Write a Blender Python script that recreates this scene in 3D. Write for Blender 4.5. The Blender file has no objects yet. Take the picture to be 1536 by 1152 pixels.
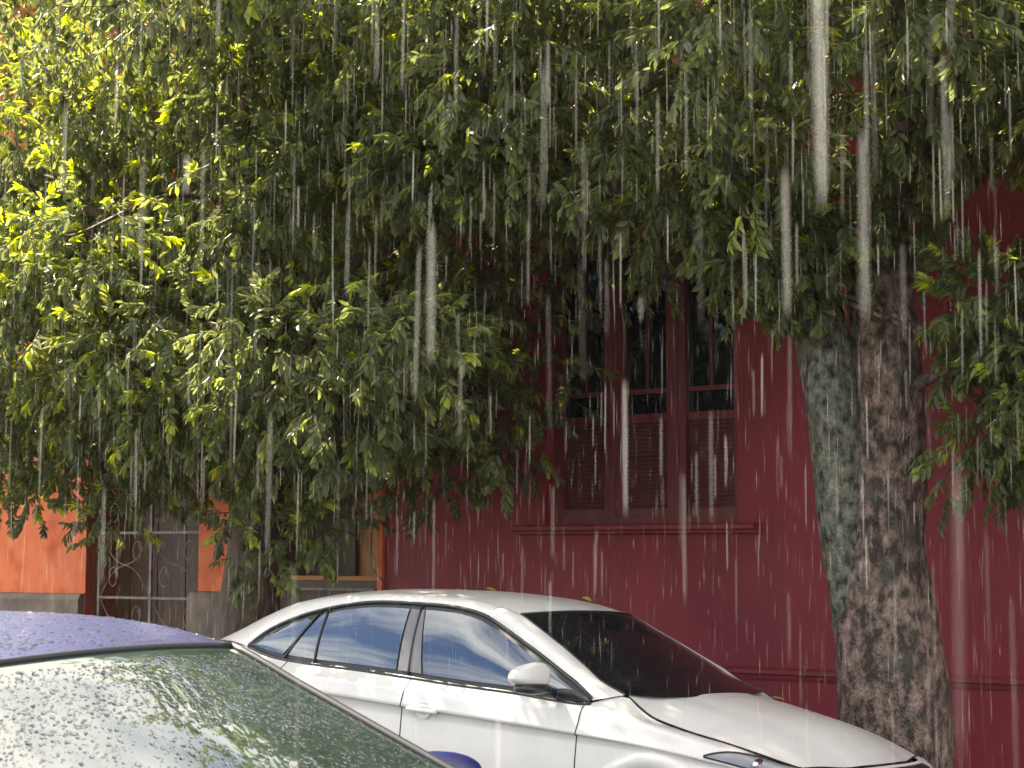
import bpy, math, random
import numpy as np
from mathutils import Vector, Matrix, noise

random.seed(7)
RNG = np.random.default_rng(11)
R = math.radians
STREET = -0.60                     # heading of the street (and of the house fronts)

# ------------------------------------------------------------------ camera
scene = bpy.context.scene
cam_data = bpy.data.cameras.new("camera")
cam = bpy.data.objects.new("camera", cam_data)
scene.collection.objects.link(cam)
cam.location = (0, 0, 1.716)
cam.rotation_euler = (math.pi / 2 + 0.0981, 0, 0)
cam_data.sensor_width = 36
cam_data.lens = 60.9
cam_data.clip_start = 0.05
cam_data.clip_end = 2000
cam_data.dof.use_dof = True
cam_data.dof.focus_distance = 8.0
cam_data.dof.aperture_fstop = 15.0
scene.camera = cam

# ------------------------------------------------------------------ sky and sun
SUN_EL = 47.0
to_sun = Vector((-0.731, 0.683, 0)).normalized()
world = bpy.data.worlds.new("World")
scene.world = world
world.use_nodes = True
wn, wl = world.node_tree.nodes, world.node_tree.links
wn.clear()
w_out = wn.new("ShaderNodeOutputWorld")
w_bg = wn.new("ShaderNodeBackground")
sky = wn.new("ShaderNodeTexSky")
sky.sky_type = 'NISHITA'
sky.sun_disc = False
sky.sun_elevation = R(SUN_EL)
sky.sun_rotation = math.atan2(to_sun.x, to_sun.y)
sky.air_density = 1.0
sky.dust_density = 0.4
sky.ozone_density = 2.0
w_tc = wn.new("ShaderNodeTexCoord")
w_map = wn.new("ShaderNodeMapping")
w_map.inputs['Scale'].default_value = (1.0, 1.0, 2.2)
w_map.inputs['Location'].default_value = (76.7, 41.3, 31.27)
w_noise = wn.new("ShaderNodeTexNoise")
w_noise.inputs['Scale'].default_value = 2.2
w_noise.inputs['Detail'].default_value = 7
w_noise.inputs['Roughness'].default_value = 0.55
w_ramp = wn.new("ShaderNodeValToRGB")
w_ramp.color_ramp.elements[0].position = 0.44
w_ramp.color_ramp.elements[1].position = 0.60
w_mix = wn.new("ShaderNodeMixRGB")
w_mix.inputs[2].default_value = (13.0, 12.2, 10.8, 1)       # sunlit cloud
wl.new(w_tc.outputs['Generated'], w_map.inputs['Vector'])
wl.new(w_map.outputs['Vector'], w_noise.inputs['Vector'])
wl.new(w_noise.outputs['Fac'], w_ramp.inputs['Fac'])
wl.new(w_ramp.outputs['Color'], w_mix.inputs[0])
wl.new(sky.outputs['Color'], w_mix.inputs[1])
wl.new(w_mix.outputs['Color'], w_bg.inputs['Color'])
w_bg.inputs['Strength'].default_value = 0.095
wl.new(w_bg.outputs['Background'], w_out.inputs['Surface'])

sun_data = bpy.data.lights.new("sun", 'SUN')
sun_data.energy = 5.0
sun_data.angle = R(0.6)
sun_data.color = (1.0, 0.89, 0.70)
sun = bpy.data.objects.new("sun", sun_data)
scene.collection.objects.link(sun)
d_sun = Vector((to_sun.x * math.cos(R(SUN_EL)), to_sun.y * math.cos(R(SUN_EL)), math.sin(R(SUN_EL))))
sun.rotation_euler = d_sun.to_track_quat('Z', 'Y').to_euler()
sun.location = d_sun * 40

scene.view_settings.view_transform = 'Standard'
scene.view_settings.look = 'None'
scene.view_settings.gamma = 1
scene.view_settings.use_curve_mapping = False
scene.view_settings.exposure = 1.68
scene.cycles.max_bounces = 10
scene.cycles.transparent_max_bounces = 24
scene.cycles.caustics_refractive = False
scene.cycles.caustics_reflective = False

# ------------------------------------------------------------------ helpers
COL = scene.collection


def new_object(name, data, parent=None):
    o = bpy.data.objects.new(name, data)
    COL.objects.link(o)
    if parent is not None:
        o.parent = parent
    return o


def build(name, verts, faces, material, parent=None, smooth=False):
    me = bpy.data.meshes.new(name)
    me.from_pydata([tuple(map(float, v)) for v in verts], [], [tuple(map(int, f)) for f in faces])
    me.update()
    if material is not None:
        me.materials.append(material)
    if smooth:
        me.polygons.foreach_set("use_smooth", [True] * len(me.polygons))
    return new_object(name, me, parent)


def big_mesh(name, V, F, material, parent=None, smooth=False, attr=None):
    """numpy mesh: V (n,3), F (m,k) with one k"""
    V = np.asarray(V, np.float32)
    F = np.asarray(F, np.int32)
    me = bpy.data.meshes.new(name)
    m, k = F.shape
    me.vertices.add(len(V))
    me.vertices.foreach_set("co", V.ravel())
    me.loops.add(m * k)
    me.loops.foreach_set("vertex_index", F.ravel())
    me.polygons.add(m)
    me.polygons.foreach_set("loop_start", np.arange(0, m * k, k, dtype=np.int32))
    me.polygons.foreach_set("loop_total", np.full(m, k, np.int32))
    if smooth:
        me.polygons.foreach_set("use_smooth", np.ones(m, bool))
    if attr is not None:
        a = me.attributes.new("tint", 'FLOAT', 'POINT')
        a.data.foreach_set("value", np.asarray(attr, np.float32))
    me.update(calc_edges=True)
    me.validate()
    if material is not None:
        me.materials.append(material)
    return new_object(name, me, parent)


def empty(name, loc, rot=(0, 0, 0)):
    o = bpy.data.objects.new(name, None)
    o.empty_display_size = 0.2
    COL.objects.link(o)
    o.location = loc
    o.rotation_euler = rot
    return o


def tag(o, label=None, category=None, group=None, kind=None):
    if label:
        o["label"] = label
    if category:
        o["category"] = category
    if group:
        o["group"] = group
    if kind:
        o["kind"] = kind
    return o


def SN(s, n, z=0.0):
    c, q = math.cos(STREET), math.sin(STREET)
    return Vector((s * c - n * q, s * q + n * c, z))


class MB:
    """collects boxes, tubes and grids into one mesh"""
    def __init__(self):
        self.v, self.f = [], []

    def add(self, verts, faces):
        b = len(self.v)
        self.v += [tuple(map(float, p)) for p in verts]
        self.f += [tuple(i + b for i in f) for f in faces]
        return self

    def box(self, x0, x1, y0, y1, z0, z1):
        v = [(x0, y0, z0), (x1, y0, z0), (x1, y1, z0), (x0, y1, z0), (x0, y0, z1), (x1, y0, z1), (x1, y1, z1), (x0, y1, z1)]
        f = [(0, 3, 2, 1), (4, 5, 6, 7), (0, 1, 5, 4), (1, 2, 6, 5), (2, 3, 7, 6), (3, 0, 4, 7)]
        return self.add(v, f)

    def tube(self, pts, rad, seg=8, cap=True):
        pts = [Vector(p) for p in pts]
        rads = rad if hasattr(rad, '__len__') else [rad] * len(pts)
        v, f = [], []
        up = None
        for i, p in enumerate(pts):
            t = (pts[min(i + 1, len(pts) - 1)] - pts[max(i - 1, 0)])
            if t.length < 1e-9:
                t = Vector((0, 0, 1))
            t.normalize()
            if up is None:
                up = Vector((0, 0, 1)) if abs(t.z) < 0.9 else Vector((1, 0, 0))
            a = t.cross(up)
            if a.length < 1e-6:
                a = t.orthogonal()
            a.normalize()
            b = t.cross(a).normalized()
            up = -b if up.dot(b) < 0 else b
            up = a.cross(t).normalized()
            for k in range(seg):
                an = 2 * math.pi * k / seg
                v.append(p + a * (math.cos(an) * rads[i]) + up * (math.sin(an) * rads[i]))
        for i in range(len(pts) - 1):
            for k in range(seg):
                k2 = (k + 1) % seg
                f.append((i * seg + k, i * seg + k2, (i + 1) * seg + k2, (i + 1) * seg + k))
        if cap:
            f.append(tuple(range(seg))[::-1])
            f.append(tuple((len(pts) - 1) * seg + k for k in range(seg)))
        return self.add(v, f)

    def grid(self, rows, flip=False):
        """rows: list of lists of points"""
        nr, nc = len(rows), len(rows[0])
        v = [p for r in rows for p in r]
        f = []
        for i in range(nr - 1):
            for j in range(nc - 1):
                q = (i * nc + j, i * nc + j + 1, (i + 1) * nc + j + 1, (i + 1) * nc + j)
                f.append(q[::-1] if flip else q)
        return self.add(v, f)

    def ellipsoid(self, c, r, seg=16, rings=10, e=1.0, cut=None):
        rows = []
        for i in range(rings + 1):
            th = math.pi * i / rings - math.pi / 2
            row = []
            for k in range(seg + 1):
                ph = 2 * math.pi * k / seg
                f = lambda w: math.copysign(abs(w) ** e, w)
                row.append((c[0] + r[0] * f(math.cos(th)) * f(math.cos(ph)), c[1] + r[1] * f(math.cos(th)) * f(math.sin(ph)), c[2] + r[2] * f(math.sin(th))))
            rows.append(row)
        return self.grid(rows)

    def build(self, name, material, parent=None, smooth=False):
        return build(name, self.v, self.f, material, parent, smooth)


def interp(x, keys, col):
    """smooth (monotone cubic) interpolation of a key table along its first column"""
    xs = [k[0] for k in keys]
    ys = [k[col] for k in keys]
    n = len(xs)
    if x <= xs[0]:
        return ys[0]
    if x >= xs[-1]:
        return ys[-1]
    d = [(ys[i + 1] - ys[i]) / (xs[i + 1] - xs[i]) for i in range(n - 1)]
    m = [d[0]] + [0 if d[i - 1] * d[i] <= 0 else 2 * d[i - 1] * d[i] / (d[i - 1] + d[i]) for i in range(1, n - 1)] + [d[-1]]
    i = max(j for j in range(n - 1) if xs[j] <= x)
    h = xs[i + 1] - xs[i]
    t = (x - xs[i]) / h
    return ((2 * t ** 3 - 3 * t * t + 1) * ys[i] + (t ** 3 - 2 * t * t + t) * h * m[i] + (-2 * t ** 3 + 3 * t * t) * ys[i + 1] + (t ** 3 - t * t) * h * m[i + 1])


def spline(pts, per):
    """Catmull-Rom through pts, per segments between neighbours"""
    P = [Vector(p) for p in pts]
    P = [P[0] * 2 - P[1]] + P + [P[-1] * 2 - P[-2]]
    out = []
    for i in range(1, len(P) - 2):
        for k in range(per):
            t = k / per
            a, b, c, d = P[i - 1], P[i], P[i + 1], P[i + 2]
            out.append(0.5 * ((2 * b) + (c - a) * t + (2 * a - 5 * b + 4 * c - d) * t * t + (3 * b - a - 3 * c + d) * t ** 3))
    out.append(P[-2])
    return out


# ------------------------------------------------------------------ materials
def principled(name, base, rough=0.6, spec=0.5, metal=0.0, coat=0.0):
    m = bpy.data.materials.new(name)
    m.use_nodes = True
    b = m.node_tree.nodes["Principled BSDF"]
    b.inputs['Base Color'].default_value = (*base, 1)
    b.inputs['Roughness'].default_value = rough
    b.inputs['Specular IOR Level'].default_value = spec
    b.inputs['Metallic'].default_value = metal
    b.inputs['Coat Weight'].default_value = coat
    b.inputs['Coat Roughness'].default_value = 0.03
    return m


def noisy(name, c1, c2, scale=4.0, stretch=(1, 1, 1), rough=(0.5, 0.8), bump=0.2, bump_scale=30.0, c3=None, scale3=1.2, lo=0.35, hi=0.65, bump_dist=0.01, lo3=0.5, hi3=0.7):
    m = principled(name, c1, rough[0])
    nt = m.node_tree
    N, L = nt.nodes, nt.links
    b = N["Principled BSDF"]
    tc = N.new("ShaderNodeTexCoord")
    mp = N.new("ShaderNodeMapping")
    mp.inputs['Scale'].default_value = stretch
    L.new(tc.outputs['Object'], mp.inputs['Vector'])
    n1 = N.new("ShaderNodeTexNoise")
    n1.inputs['Scale'].default_value = scale
    n1.inputs['Detail'].default_value = 8
    n1.inputs['Roughness'].default_value = 0.62
    L.new(mp.outputs['Vector'], n1.inputs['Vector'])
    r1 = N.new("ShaderNodeValToRGB")
    r1.color_ramp.elements[0].position = lo
    r1.color_ramp.elements[1].position = hi
    r1.color_ramp.elements[0].color = (*c1, 1)
    r1.color_ramp.elements[1].color = (*c2, 1)
    L.new(n1.outputs['Fac'], r1.inputs['Fac'])
    col = r1.outputs['Color']
    if c3:
        n3 = N.new("ShaderNodeTexNoise")
        n3.inputs['Scale'].default_value = scale3
        n3.inputs['Detail'].default_value = 6
        L.new(tc.outputs['Object'], n3.inputs['Vector'])
        r3 = N.new("ShaderNodeValToRGB")
        r3.color_ramp.elements[0].position = lo3
        r3.color_ramp.elements[1].position = hi3
        L.new(n3.outputs['Fac'], r3.inputs['Fac'])
        mx = N.new("ShaderNodeMixRGB")
        mx.inputs[2].default_value = (*c3, 1)
        L.new(r3.outputs['Color'], mx.inputs[0])
        L.new(col, mx.inputs[1])
        col = mx.outputs['Color']
    L.new(col, b.inputs['Base Color'])
    mr = N.new("ShaderNodeMapRange")
    mr.inputs['To Min'].default_value = rough[0]
    mr.inputs['To Max'].default_value = rough[1]
    L.new(n1.outputs['Fac'], mr.inputs['Value'])
    L.new(mr.outputs['Result'], b.inputs['Roughness'])
    if bump:
        n2 = N.new("ShaderNodeTexNoise")
        n2.inputs['Scale'].default_value = bump_scale
        n2.inputs['Detail'].default_value = 6
        L.new(mp.outputs['Vector'], n2.inputs['Vector'])
        bp = N.new("ShaderNodeBump")
        bp.inputs['Strength'].default_value = bump
        bp.inputs['Distance'].default_value = bump_dist
        L.new(n2.outputs['Fac'], bp.inputs['Height'])
        L.new(bp.outputs['Normal'], b.inputs['Normal'])
    return m


M = {}
M['asphalt'] = noisy('wet asphalt', (0.035, 0.035, 0.037), (0.06, 0.06, 0.06), 3, rough=(0.15, 0.5), bump=0.5, bump_scale=120)
M['sidewalk'] = noisy('wet concrete pavement', (0.16, 0.15, 0.14), (0.24, 0.23, 0.21), 5, rough=(0.3, 0.6), bump=0.3, bump_scale=60)
M['earth'] = noisy('ground', (0.10, 0.09, 0.07), (0.16, 0.14, 0.11), 0.5, bump=0.1)
M['red_wall'] = noisy('dark red limewash', (0.235, 0.017, 0.029), (0.315, 0.027, 0.044), 2.2, (1, 1, 0.12), (0.4, 0.75), 0.35, 26, c3=(0.20, 0.013, 0.026), scale3=0.9)
M['red_trim'] = noisy('dark red painted render', (0.20, 0.018, 0.026), (0.25, 0.03, 0.036), 5, rough=(0.4, 0.65), bump=0.15, bump_scale=50)
M['red_wood'] = noisy('dark red painted wood', (0.15, 0.024, 0.032), (0.21, 0.045, 0.05), 6, (6, 6, 0.6), (0.3, 0.5), 0.12, 30)
M['slat'] = noisy('lit red louvre paint', (0.18, 0.045, 0.048), (0.27, 0.09, 0.085), 8, rough=(0.35, 0.6), bump=0.1)  # lighter than the frame: light on the slats painted into the colour
M['orange_wall'] = noisy('orange limewash', (0.72, 0.15, 0.045), (0.82, 0.21, 0.075), 3.0, (1, 1, 0.3), (0.6, 0.85), 0.3, 30, c3=(0.56, 0.085, 0.022), scale3=3.5)
M['plinth'] = noisy('stained concrete plinth', (0.12, 0.085, 0.062), (0.25, 0.185, 0.14), 4, rough=(0.5, 0.8), bump=0.5, bump_scale=25, c3=(0.07, 0.055, 0.04), scale3=2.2)
M['jamb'] = noisy('brick red jamb paint', (0.26, 0.05, 0.03), (0.34, 0.08, 0.045), 5, bump=0.15)
M['tan_wall'] = noisy('tan porch render', (0.60, 0.29, 0.13), (0.70, 0.38, 0.19), 3, bump=0.2, c3=(0.30, 0.13, 0.07))
M['ochre'] = noisy('ochre ledge', (0.50, 0.20, 0.06), (0.56, 0.26, 0.09), 5, bump=0.1)
M['brown_wood'] = noisy('brown varnished wood', (0.070, 0.036, 0.020), (0.12, 0.064, 0.036), 5, (8, 8, 0.5), (0.35, 0.6), 0.2, 20)
M['iron'] = noisy('weathered grey iron paint', (0.15, 0.13, 0.115), (0.27, 0.24, 0.21), 12, rough=(0.35, 0.6), bump=0.1, c3=(0.13, 0.07, 0.04), scale3=9)
M['tile'] = noisy('clay roof tile', (0.32, 0.12, 0.07), (0.42, 0.19, 0.11), 4, bump=0.2, c3=(0.16, 0.09, 0.06))
M['cream_wall'] = noisy('cream render', (0.62, 0.56, 0.46), (0.70, 0.65, 0.56), 3, bump=0.2)
M['window_dark'] = principled('dark house window glass', (0.012, 0.014, 0.016), 0.05, 0.6)
M['rubber'] = principled('black rubber', (0.014, 0.014, 0.015), 0.5)
M['plastic'] = principled('black plastic', (0.018, 0.018, 0.02), 0.32)
M['gap'] = principled('dark panel gap', (0.01, 0.01, 0.01), 0.8)
M['tyre'] = noisy('tyre rubber', (0.018, 0.018, 0.018), (0.03, 0.03, 0.03), 30, rough=(0.5, 0.8), bump=0.2)
M['alloy'] = principled('silver alloy', (0.55, 0.55, 0.56), 0.3, metal=0.9)
M['chrome'] = principled('chrome trim', (0.7, 0.7, 0.7), 0.12, metal=1.0)
M['pillar_grey'] = principled('grey pillar cover', (0.15, 0.145, 0.15), 0.38, 0.4)
M['red_lens'] = principled('red lamp lens', (0.35, 0.01, 0.01), 0.1, 0.6)
M['seat_cloth'] = noisy('grey seat cloth', (0.05, 0.05, 0.055), (0.08, 0.08, 0.085), 40, bump=0.2)
M['plate'] = principled('white enamel', (0.7, 0.7, 0.7), 0.4)


def car_paint(name, base, rough=0.28, flake=0.0, coat=1.0, grime=0.04):
    m = principled(name, base, rough, 0.5, flake, coat)
    N, L = m.node_tree.nodes, m.node_tree.links
    b = N["Principled BSDF"]
    tc = N.new("ShaderNodeTexCoord")
    n = N.new("ShaderNodeTexNoise")
    n.inputs['Scale'].default_value = 5
    n.inputs['Detail'].default_value = 8
    L.new(tc.outputs['Object'], n.inputs['Vector'])
    mr = N.new("ShaderNodeMapRange")
    mr.inputs['To Min'].default_value = 0.03
    mr.inputs['To Max'].default_value = 0.14
    L.new(n.outputs['Fac'], mr.inputs['Value'])
    L.new(mr.outputs['Result'], b.inputs['Coat Roughness'])
    mx = N.new("ShaderNodeMixRGB")
    mx.inputs[1].default_value = (*[c * (1 - grime * 2) for c in base], 1)
    mx.inputs[2].default_value = (*base, 1)
    rp = N.new("ShaderNodeValToRGB")
    rp.color_ramp.elements[0].position = 0.35
    rp.color_ramp.elements[1].position = 0.6
    L.new(n.outputs['Fac'], rp.inputs['Fac'])
    L.new(rp.outputs['Color'], mx.inputs[0])
    L.new(mx.outputs['Color'], b.inputs['Base Color'])
    # fine rain film
    n2 = N.new("ShaderNodeTexNoise")
    n2.inputs['Scale'].default_value = 220
    n2.inputs['Detail'].default_value = 2
    L.new(tc.outputs['Object'], n2.inputs['Vector'])
    bp = N.new("ShaderNodeBump")
    bp.inputs['Strength'].default_value = 0.08
    bp.inputs['Distance'].default_value = 0.002
    L.new(n2.outputs['Fac'], bp.inputs['Height'])
    L.new(bp.outputs['Normal'], b.inputs['Coat Normal'])
    return m


M['white_paint'] = car_paint('white car paint', (0.70, 0.66, 0.615), 0.35, 0.0, 0.5)
M['blue_paint'] = car_paint('dark blue car paint', (0.008, 0.011, 0.11), 0.4, 0.0, 0.15)


def tinted_glass(name, tint, refl):
    """dark privacy film: mirror-like outside, nearly opaque"""
    m = principled(name, tint, 0.02, 0.5)
    b = m.node_tree.nodes["Principled BSDF"]
    b.inputs['IOR'].default_value = refl
    b.inputs['Specular Tint'].default_value = (0.80, 0.89, 1.0, 1)
    N, L = m.node_tree.nodes, m.node_tree.links
    tc = N.new("ShaderNodeTexCoord")
    vo = N.new("ShaderNodeTexVoronoi")
    vo.inputs['Scale'].default_value = 75
    L.new(tc.outputs['Object'], vo.inputs['Vector'])
    rp = N.new("ShaderNodeValToRGB")
    rp.color_ramp.elements[0].position = 0.05
    rp.color_ramp.elements[0].color = (1, 1, 1, 1)
    rp.color_ramp.elements[1].position = 0.16
    rp.color_ramp.elements[1].color = (0, 0, 0, 1)
    L.new(vo.outputs['Distance'], rp.inputs['Fac'])
    bp = N.new("ShaderNodeBump")
    bp.inputs['Strength'].default_value = 0.12
    bp.inputs['Distance'].default_value = 0.002
    L.new(rp.outputs['Color'], bp.inputs['Height'])
    L.new(bp.outputs['Normal'], b.inputs['Normal'])
    return m


M['side_glass'] = tinted_glass('tinted side glass', (0.012, 0.013, 0.016), 2.3)
M['front_glass_dark'] = tinted_glass('tinted windscreen', (0.010, 0.010, 0.012), 1.5)


def clear_glass(name, tint, ior=1.5, fog=0.0, fog_col=(0.6, 0.75, 0.66)):
    m = bpy.data.materials.new(name)
    m.use_nodes = True
    N, L = m.node_tree.nodes, m.node_tree.links
    N.clear()
    out = N.new("ShaderNodeOutputMaterial")
    mix = N.new("ShaderNodeMixShader")
    fr = N.new("ShaderNodeFresnel")
    fr.inputs['IOR'].default_value = ior
    tr = N.new("ShaderNodeBsdfTransparent")
    tr.inputs['Color'].default_value = (*tint, 1)
    gl = N.new("ShaderNodeBsdfGlossy")
    gl.inputs['Roughness'].default_value = 0.015
    L.new(fr.outputs['Fac'], mix.inputs['Fac'])
    body = tr.outputs['BSDF']
    if fog:
        di = N.new("ShaderNodeBsdfDiffuse")
        di.inputs['Color'].default_value = (*fog_col, 1)
        tc = N.new("ShaderNodeTexCoord")
        nz = N.new("ShaderNodeTexNoise")
        nz.inputs['Scale'].default_value = 5.0
        nz.inputs['Detail'].default_value = 6
        L.new(tc.outputs['Object'], nz.inputs['Vector'])
        mr = N.new("ShaderNodeMapRange")
        mr.inputs['From Min'].default_value = 0.3
        mr.inputs['From Max'].default_value = 0.7
        mr.inputs['To Min'].default_value = fog * 0.7
        mr.inputs['To Max'].default_value = fog * 1.3
        L.new(nz.outputs['Fac'], mr.inputs['Value'])
        m2 = N.new("ShaderNodeMixShader")
        L.new(mr.outputs['Result'], m2.inputs[0])
        L.new(tr.outputs['BSDF'], m2.inputs[1])
        L.new(di.outputs['BSDF'], m2.inputs[2])
        body = m2.outputs['Shader']
    L.new(body, mix.inputs[1])
    L.new(gl.outputs['BSDF'], mix.inputs[2])
    L.new(mix.outputs['Shader'], out.inputs['Surface'])
    return m


M['green_glass'] = clear_glass('green tinted windscreen glass', (0.60, 0.82, 0.70), 3.1, 0.06, (0.48, 0.74, 0.60))
M['lamp_glass'] = clear_glass('headlight lens', (0.85, 0.87, 0.9), 1.5)


def water_mat(name):
    m = principled(name, (0.95, 0.97, 1.0), 0.0, 0.5)
    b = m.node_tree.nodes["Principled BSDF"]
    b.inputs['Transmission Weight'].default_value = 1.0
    b.inputs['IOR'].default_value = 1.33
    return m


M['water'] = water_mat('rain water')
M['water_soft'] = water_mat('beaded rain water')
M['water_soft'].node_tree.nodes['Principled BSDF'].inputs['Roughness'].default_value = 0.04


def rain_mat(name):
    """falling water: scatters the light that passes it, half see-through"""
    m = bpy.data.materials.new(name)
    m.use_nodes = True
    N, L = m.node_tree.nodes, m.node_tree.links
    N.clear()
    out = N.new("ShaderNodeOutputMaterial")
    mix = N.new("ShaderNodeMixShader")
    geo = N.new("ShaderNodeNewGeometry")
    mr = N.new("ShaderNodeMapRange")
    mr.inputs['To Min'].default_value = 0.025
    mr.inputs['To Max'].default_value = 0.13
    L.new(geo.outputs['Random Per Island'], mr.inputs['Value'])
    L.new(mr.outputs['Result'], mix.inputs[0])
    tr = N.new("ShaderNodeBsdfTransparent")
    add = N.new("ShaderNodeMixShader")
    add.inputs[0].default_value = 0.55
    di = N.new("ShaderNodeBsdfDiffuse")
    di.inputs['Color'].default_value = (0.90, 0.87, 0.82, 1)
    tl = N.new("ShaderNodeBsdfTranslucent")
    tl.inputs['Color'].default_value = (0.90, 0.87, 0.82, 1)
    L.new(di.outputs['BSDF'], add.inputs[1])
    L.new(tl.outputs['BSDF'], add.inputs[2])
    L.new(tr.outputs['BSDF'], mix.inputs[1])
    L.new(add.outputs['Shader'], mix.inputs[2])
    L.new(mix.outputs['Shader'], out.inputs['Surface'])
    return m


M['rain'] = rain_mat('falling rain')


def leaf_mat(name, dark, mid, young_sunlit):
    m = bpy.data.materials.new(name)
    m.use_nodes = True
    N, L = m.node_tree.nodes, m.node_tree.links
    N.clear()
    out = N.new("ShaderNodeOutputMaterial")
    at = N.new("ShaderNodeAttribute")
    at.attribute_name = "tint"
    rp = N.new("ShaderNodeValToRGB")
    e = rp.color_ramp.elements
    e[0].position, e[0].color = 0.0, (*dark, 1)
    e[1].position, e[1].color = 1.0, (*young_sunlit, 1)
    k = e.new(0.6)
    k.color = (*mid, 1)
    L.new(at.outputs['Fac'], rp.inputs['Fac'])
    pb = N.new("ShaderNodeBsdfPrincipled")
    pb.inputs['Roughness'].default_value = 0.36
    pb.inputs['Specular IOR Level'].default_value = 0.5
    L.new(rp.outputs['Color'], pb.inputs['Base Color'])
    tl = N.new("ShaderNodeBsdfTranslucent")
    hs = N.new("ShaderNodeHueSaturation")
    hs.inputs['Hue'].default_value = 0.488
    hs.inputs['Saturation'].default_value = 1.22
    hs.inputs['Value'].default_value = 2.7
    L.new(rp.outputs['Color'], hs.inputs['Color'])
    L.new(hs.outputs['Color'], tl.inputs['Color'])
    mx = N.new("ShaderNodeMixShader")
    mx.inputs[0].default_value = 0.48
    L.new(pb.outputs['BSDF'], mx.inputs[1])
    L.new(tl.outputs['BSDF'], mx.inputs[2])
    L.new(mx.outputs['Shader'], out.inputs['Surface'])
    return m


M['leaf'] = leaf_mat('tree leaf', (0.078, 0.088, 0.048), (0.150, 0.172, 0.062), (0.36, 0.41, 0.07))  # last tone: young leaves, also painted sunlight on the foliage
M['bark_main'] = noisy('wet brown bark', (0.060, 0.042, 0.032), (0.58, 0.40, 0.31), 17, (1, 1, 0.65), (0.4, 0.8), 1.0, 75, c3=(0.085, 0.082, 0.06), scale3=3.2, lo3=0.54, hi3=0.72, lo=0.42, hi=0.72, bump_dist=0.05)
M['bark_dark'] = noisy('wet dark bark', (0.036, 0.022, 0.014), (0.17, 0.10, 0.062), 14, (1, 1, 0.4), (0.45, 0.8), 0.9, 30, lo=0.38, hi=0.72, bump_dist=0.03)
M['bark_moss'] = noisy('mossy bark', (0.018, 0.018, 0.012), (0.34, 0.33, 0.24), 19, (1, 1, 0.65), (0.5, 0.85), 1.0, 80, c3=(0.16, 0.12, 0.09), scale3=4, lo=0.38, hi=0.7, bump_dist=0.03, lo3=0.6, hi3=0.75)


# ------------------------------------------------------------------ ground, road, pavements
def street_sheet(name, profile, s0, s1, step, material):
    ss = np.arange(s0, s1 + 1e-6, step)
    rows = [[(s, n, z) for (n, z) in profile] for s in ss]
    o = MB().grid(rows).build(name, material)
    o.rotation_euler = (0, 0, STREET)
    return tag(o, kind='structure')


def road_z(n):
    return 0.13 - 0.0095 * (n - 4.5) ** 2


g = MB().grid([[(x, y, -0.55) for x in (-900, 900)] for y in (-900, 900)], flip=True).build('ground', M['earth'])
tag(g, kind='structure')
street_sheet('road', [(n, road_z(n)) for n in np.linspace(9.36, -0.36, 27)], -60, 60, 4, M['asphalt'])
street_sheet('pavement', [(11.9, -0.5), (11.9, 0.10), (9.50, 0.062), (9.38, 0.05), (9.352, 0.02), (9.35, -0.5)], -60, 60, 4, M['sidewalk'])
street_sheet('pavement', [(-0.35, -0.5), (-0.352, 0.02), (-0.38, 0.05), (-0.50, 0.062), (-3.4, 0.10), (-3.4, -0.5)], -60, 60, 4, M['sidewalk'])


# ------------------------------------------------------------------ houses
def front_wall(mb, s0, s1, z0, z1, holes, y=0.0):
    """front face at local y with rectangular holes (s0,s1,z0,z1)"""
    xs = sorted({s0, s1, *[h[0] for h in holes], *[h[1] for h in holes]})
    zs = sorted({z0, z1, *[h[2] for h in holes], *[h[3] for h in holes]})
    for i in range(len(xs) - 1):
        for j in range(len(zs) - 1):
            cx, cz = (xs[i] + xs[i + 1]) / 2, (zs[j] + zs[j + 1]) / 2
            if any(h[0] < cx < h[1] and h[2] < cz < h[3] for h in holes):
                continue
            mb.add([(xs[i], y, zs[j]), (xs[i + 1], y, zs[j]), (xs[i + 1], y, zs[j + 1]), (xs[i], y, zs[j + 1])], [(0, 1, 2, 3)])
    return mb


def reveal(mb, h, d, y=0.0, bottom=True):
    a, b, c, e = h
    q = [((a, c), (a, e)), ((b, e), (b, c)), ((a, e), (b, e))]
    if bottom:
        q.append(((b, c), (a, c)))
    for p, r in q:
        mb.add([(p[0], y, p[1]), (r[0], y, r[1]), (r[0], y + d, r[1]), (p[0], y + d, p[1])], [(0, 1, 2, 3)])
    return mb


def tiled_roof(parent, s0, s1, y0, y1, z0, z1, ymid):
    """clay roof: corrugated sheet on both slopes"""
    mb = MB()
    for (ya, za, yb, zb) in ((y0, z0, ymid, z1), (ymid, z1, y1, z0)):
        cols = np.arange(s0, s1 + 1e-6, 0.06)
        rows = []
        for t in np.linspace(0, 1, 14):
            rows.append([(c, ya + (yb - ya) * t, za + (zb - za) * t + 0.035 * math.sin(c / 0.22 * 2 * math.pi)) for c in cols])
        mb.grid(rows)
    o = mb.build('roof', M['tile'], parent, True)
    return o


def house_shell(parent, s0, s1, depth, z0, z1, material):
    mb = MB()
    mb.add([(s0, 0.02, z0), (s0, depth, z0), (s0, depth, z1), (s0, 0.02, z1)], [(0, 3, 2, 1)])
    mb.add([(s1, 0.02, z0), (s1, depth, z0), (s1, depth, z1), (s1, 0.02, z1)], [(0, 1, 2, 3)])
    mb.add([(s0, depth, z0), (s1, depth, z0), (s1, depth, z1), (s0, depth, z1)], [(3, 2, 1, 0)])
    return mb.build('side_wall', material, parent)


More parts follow.
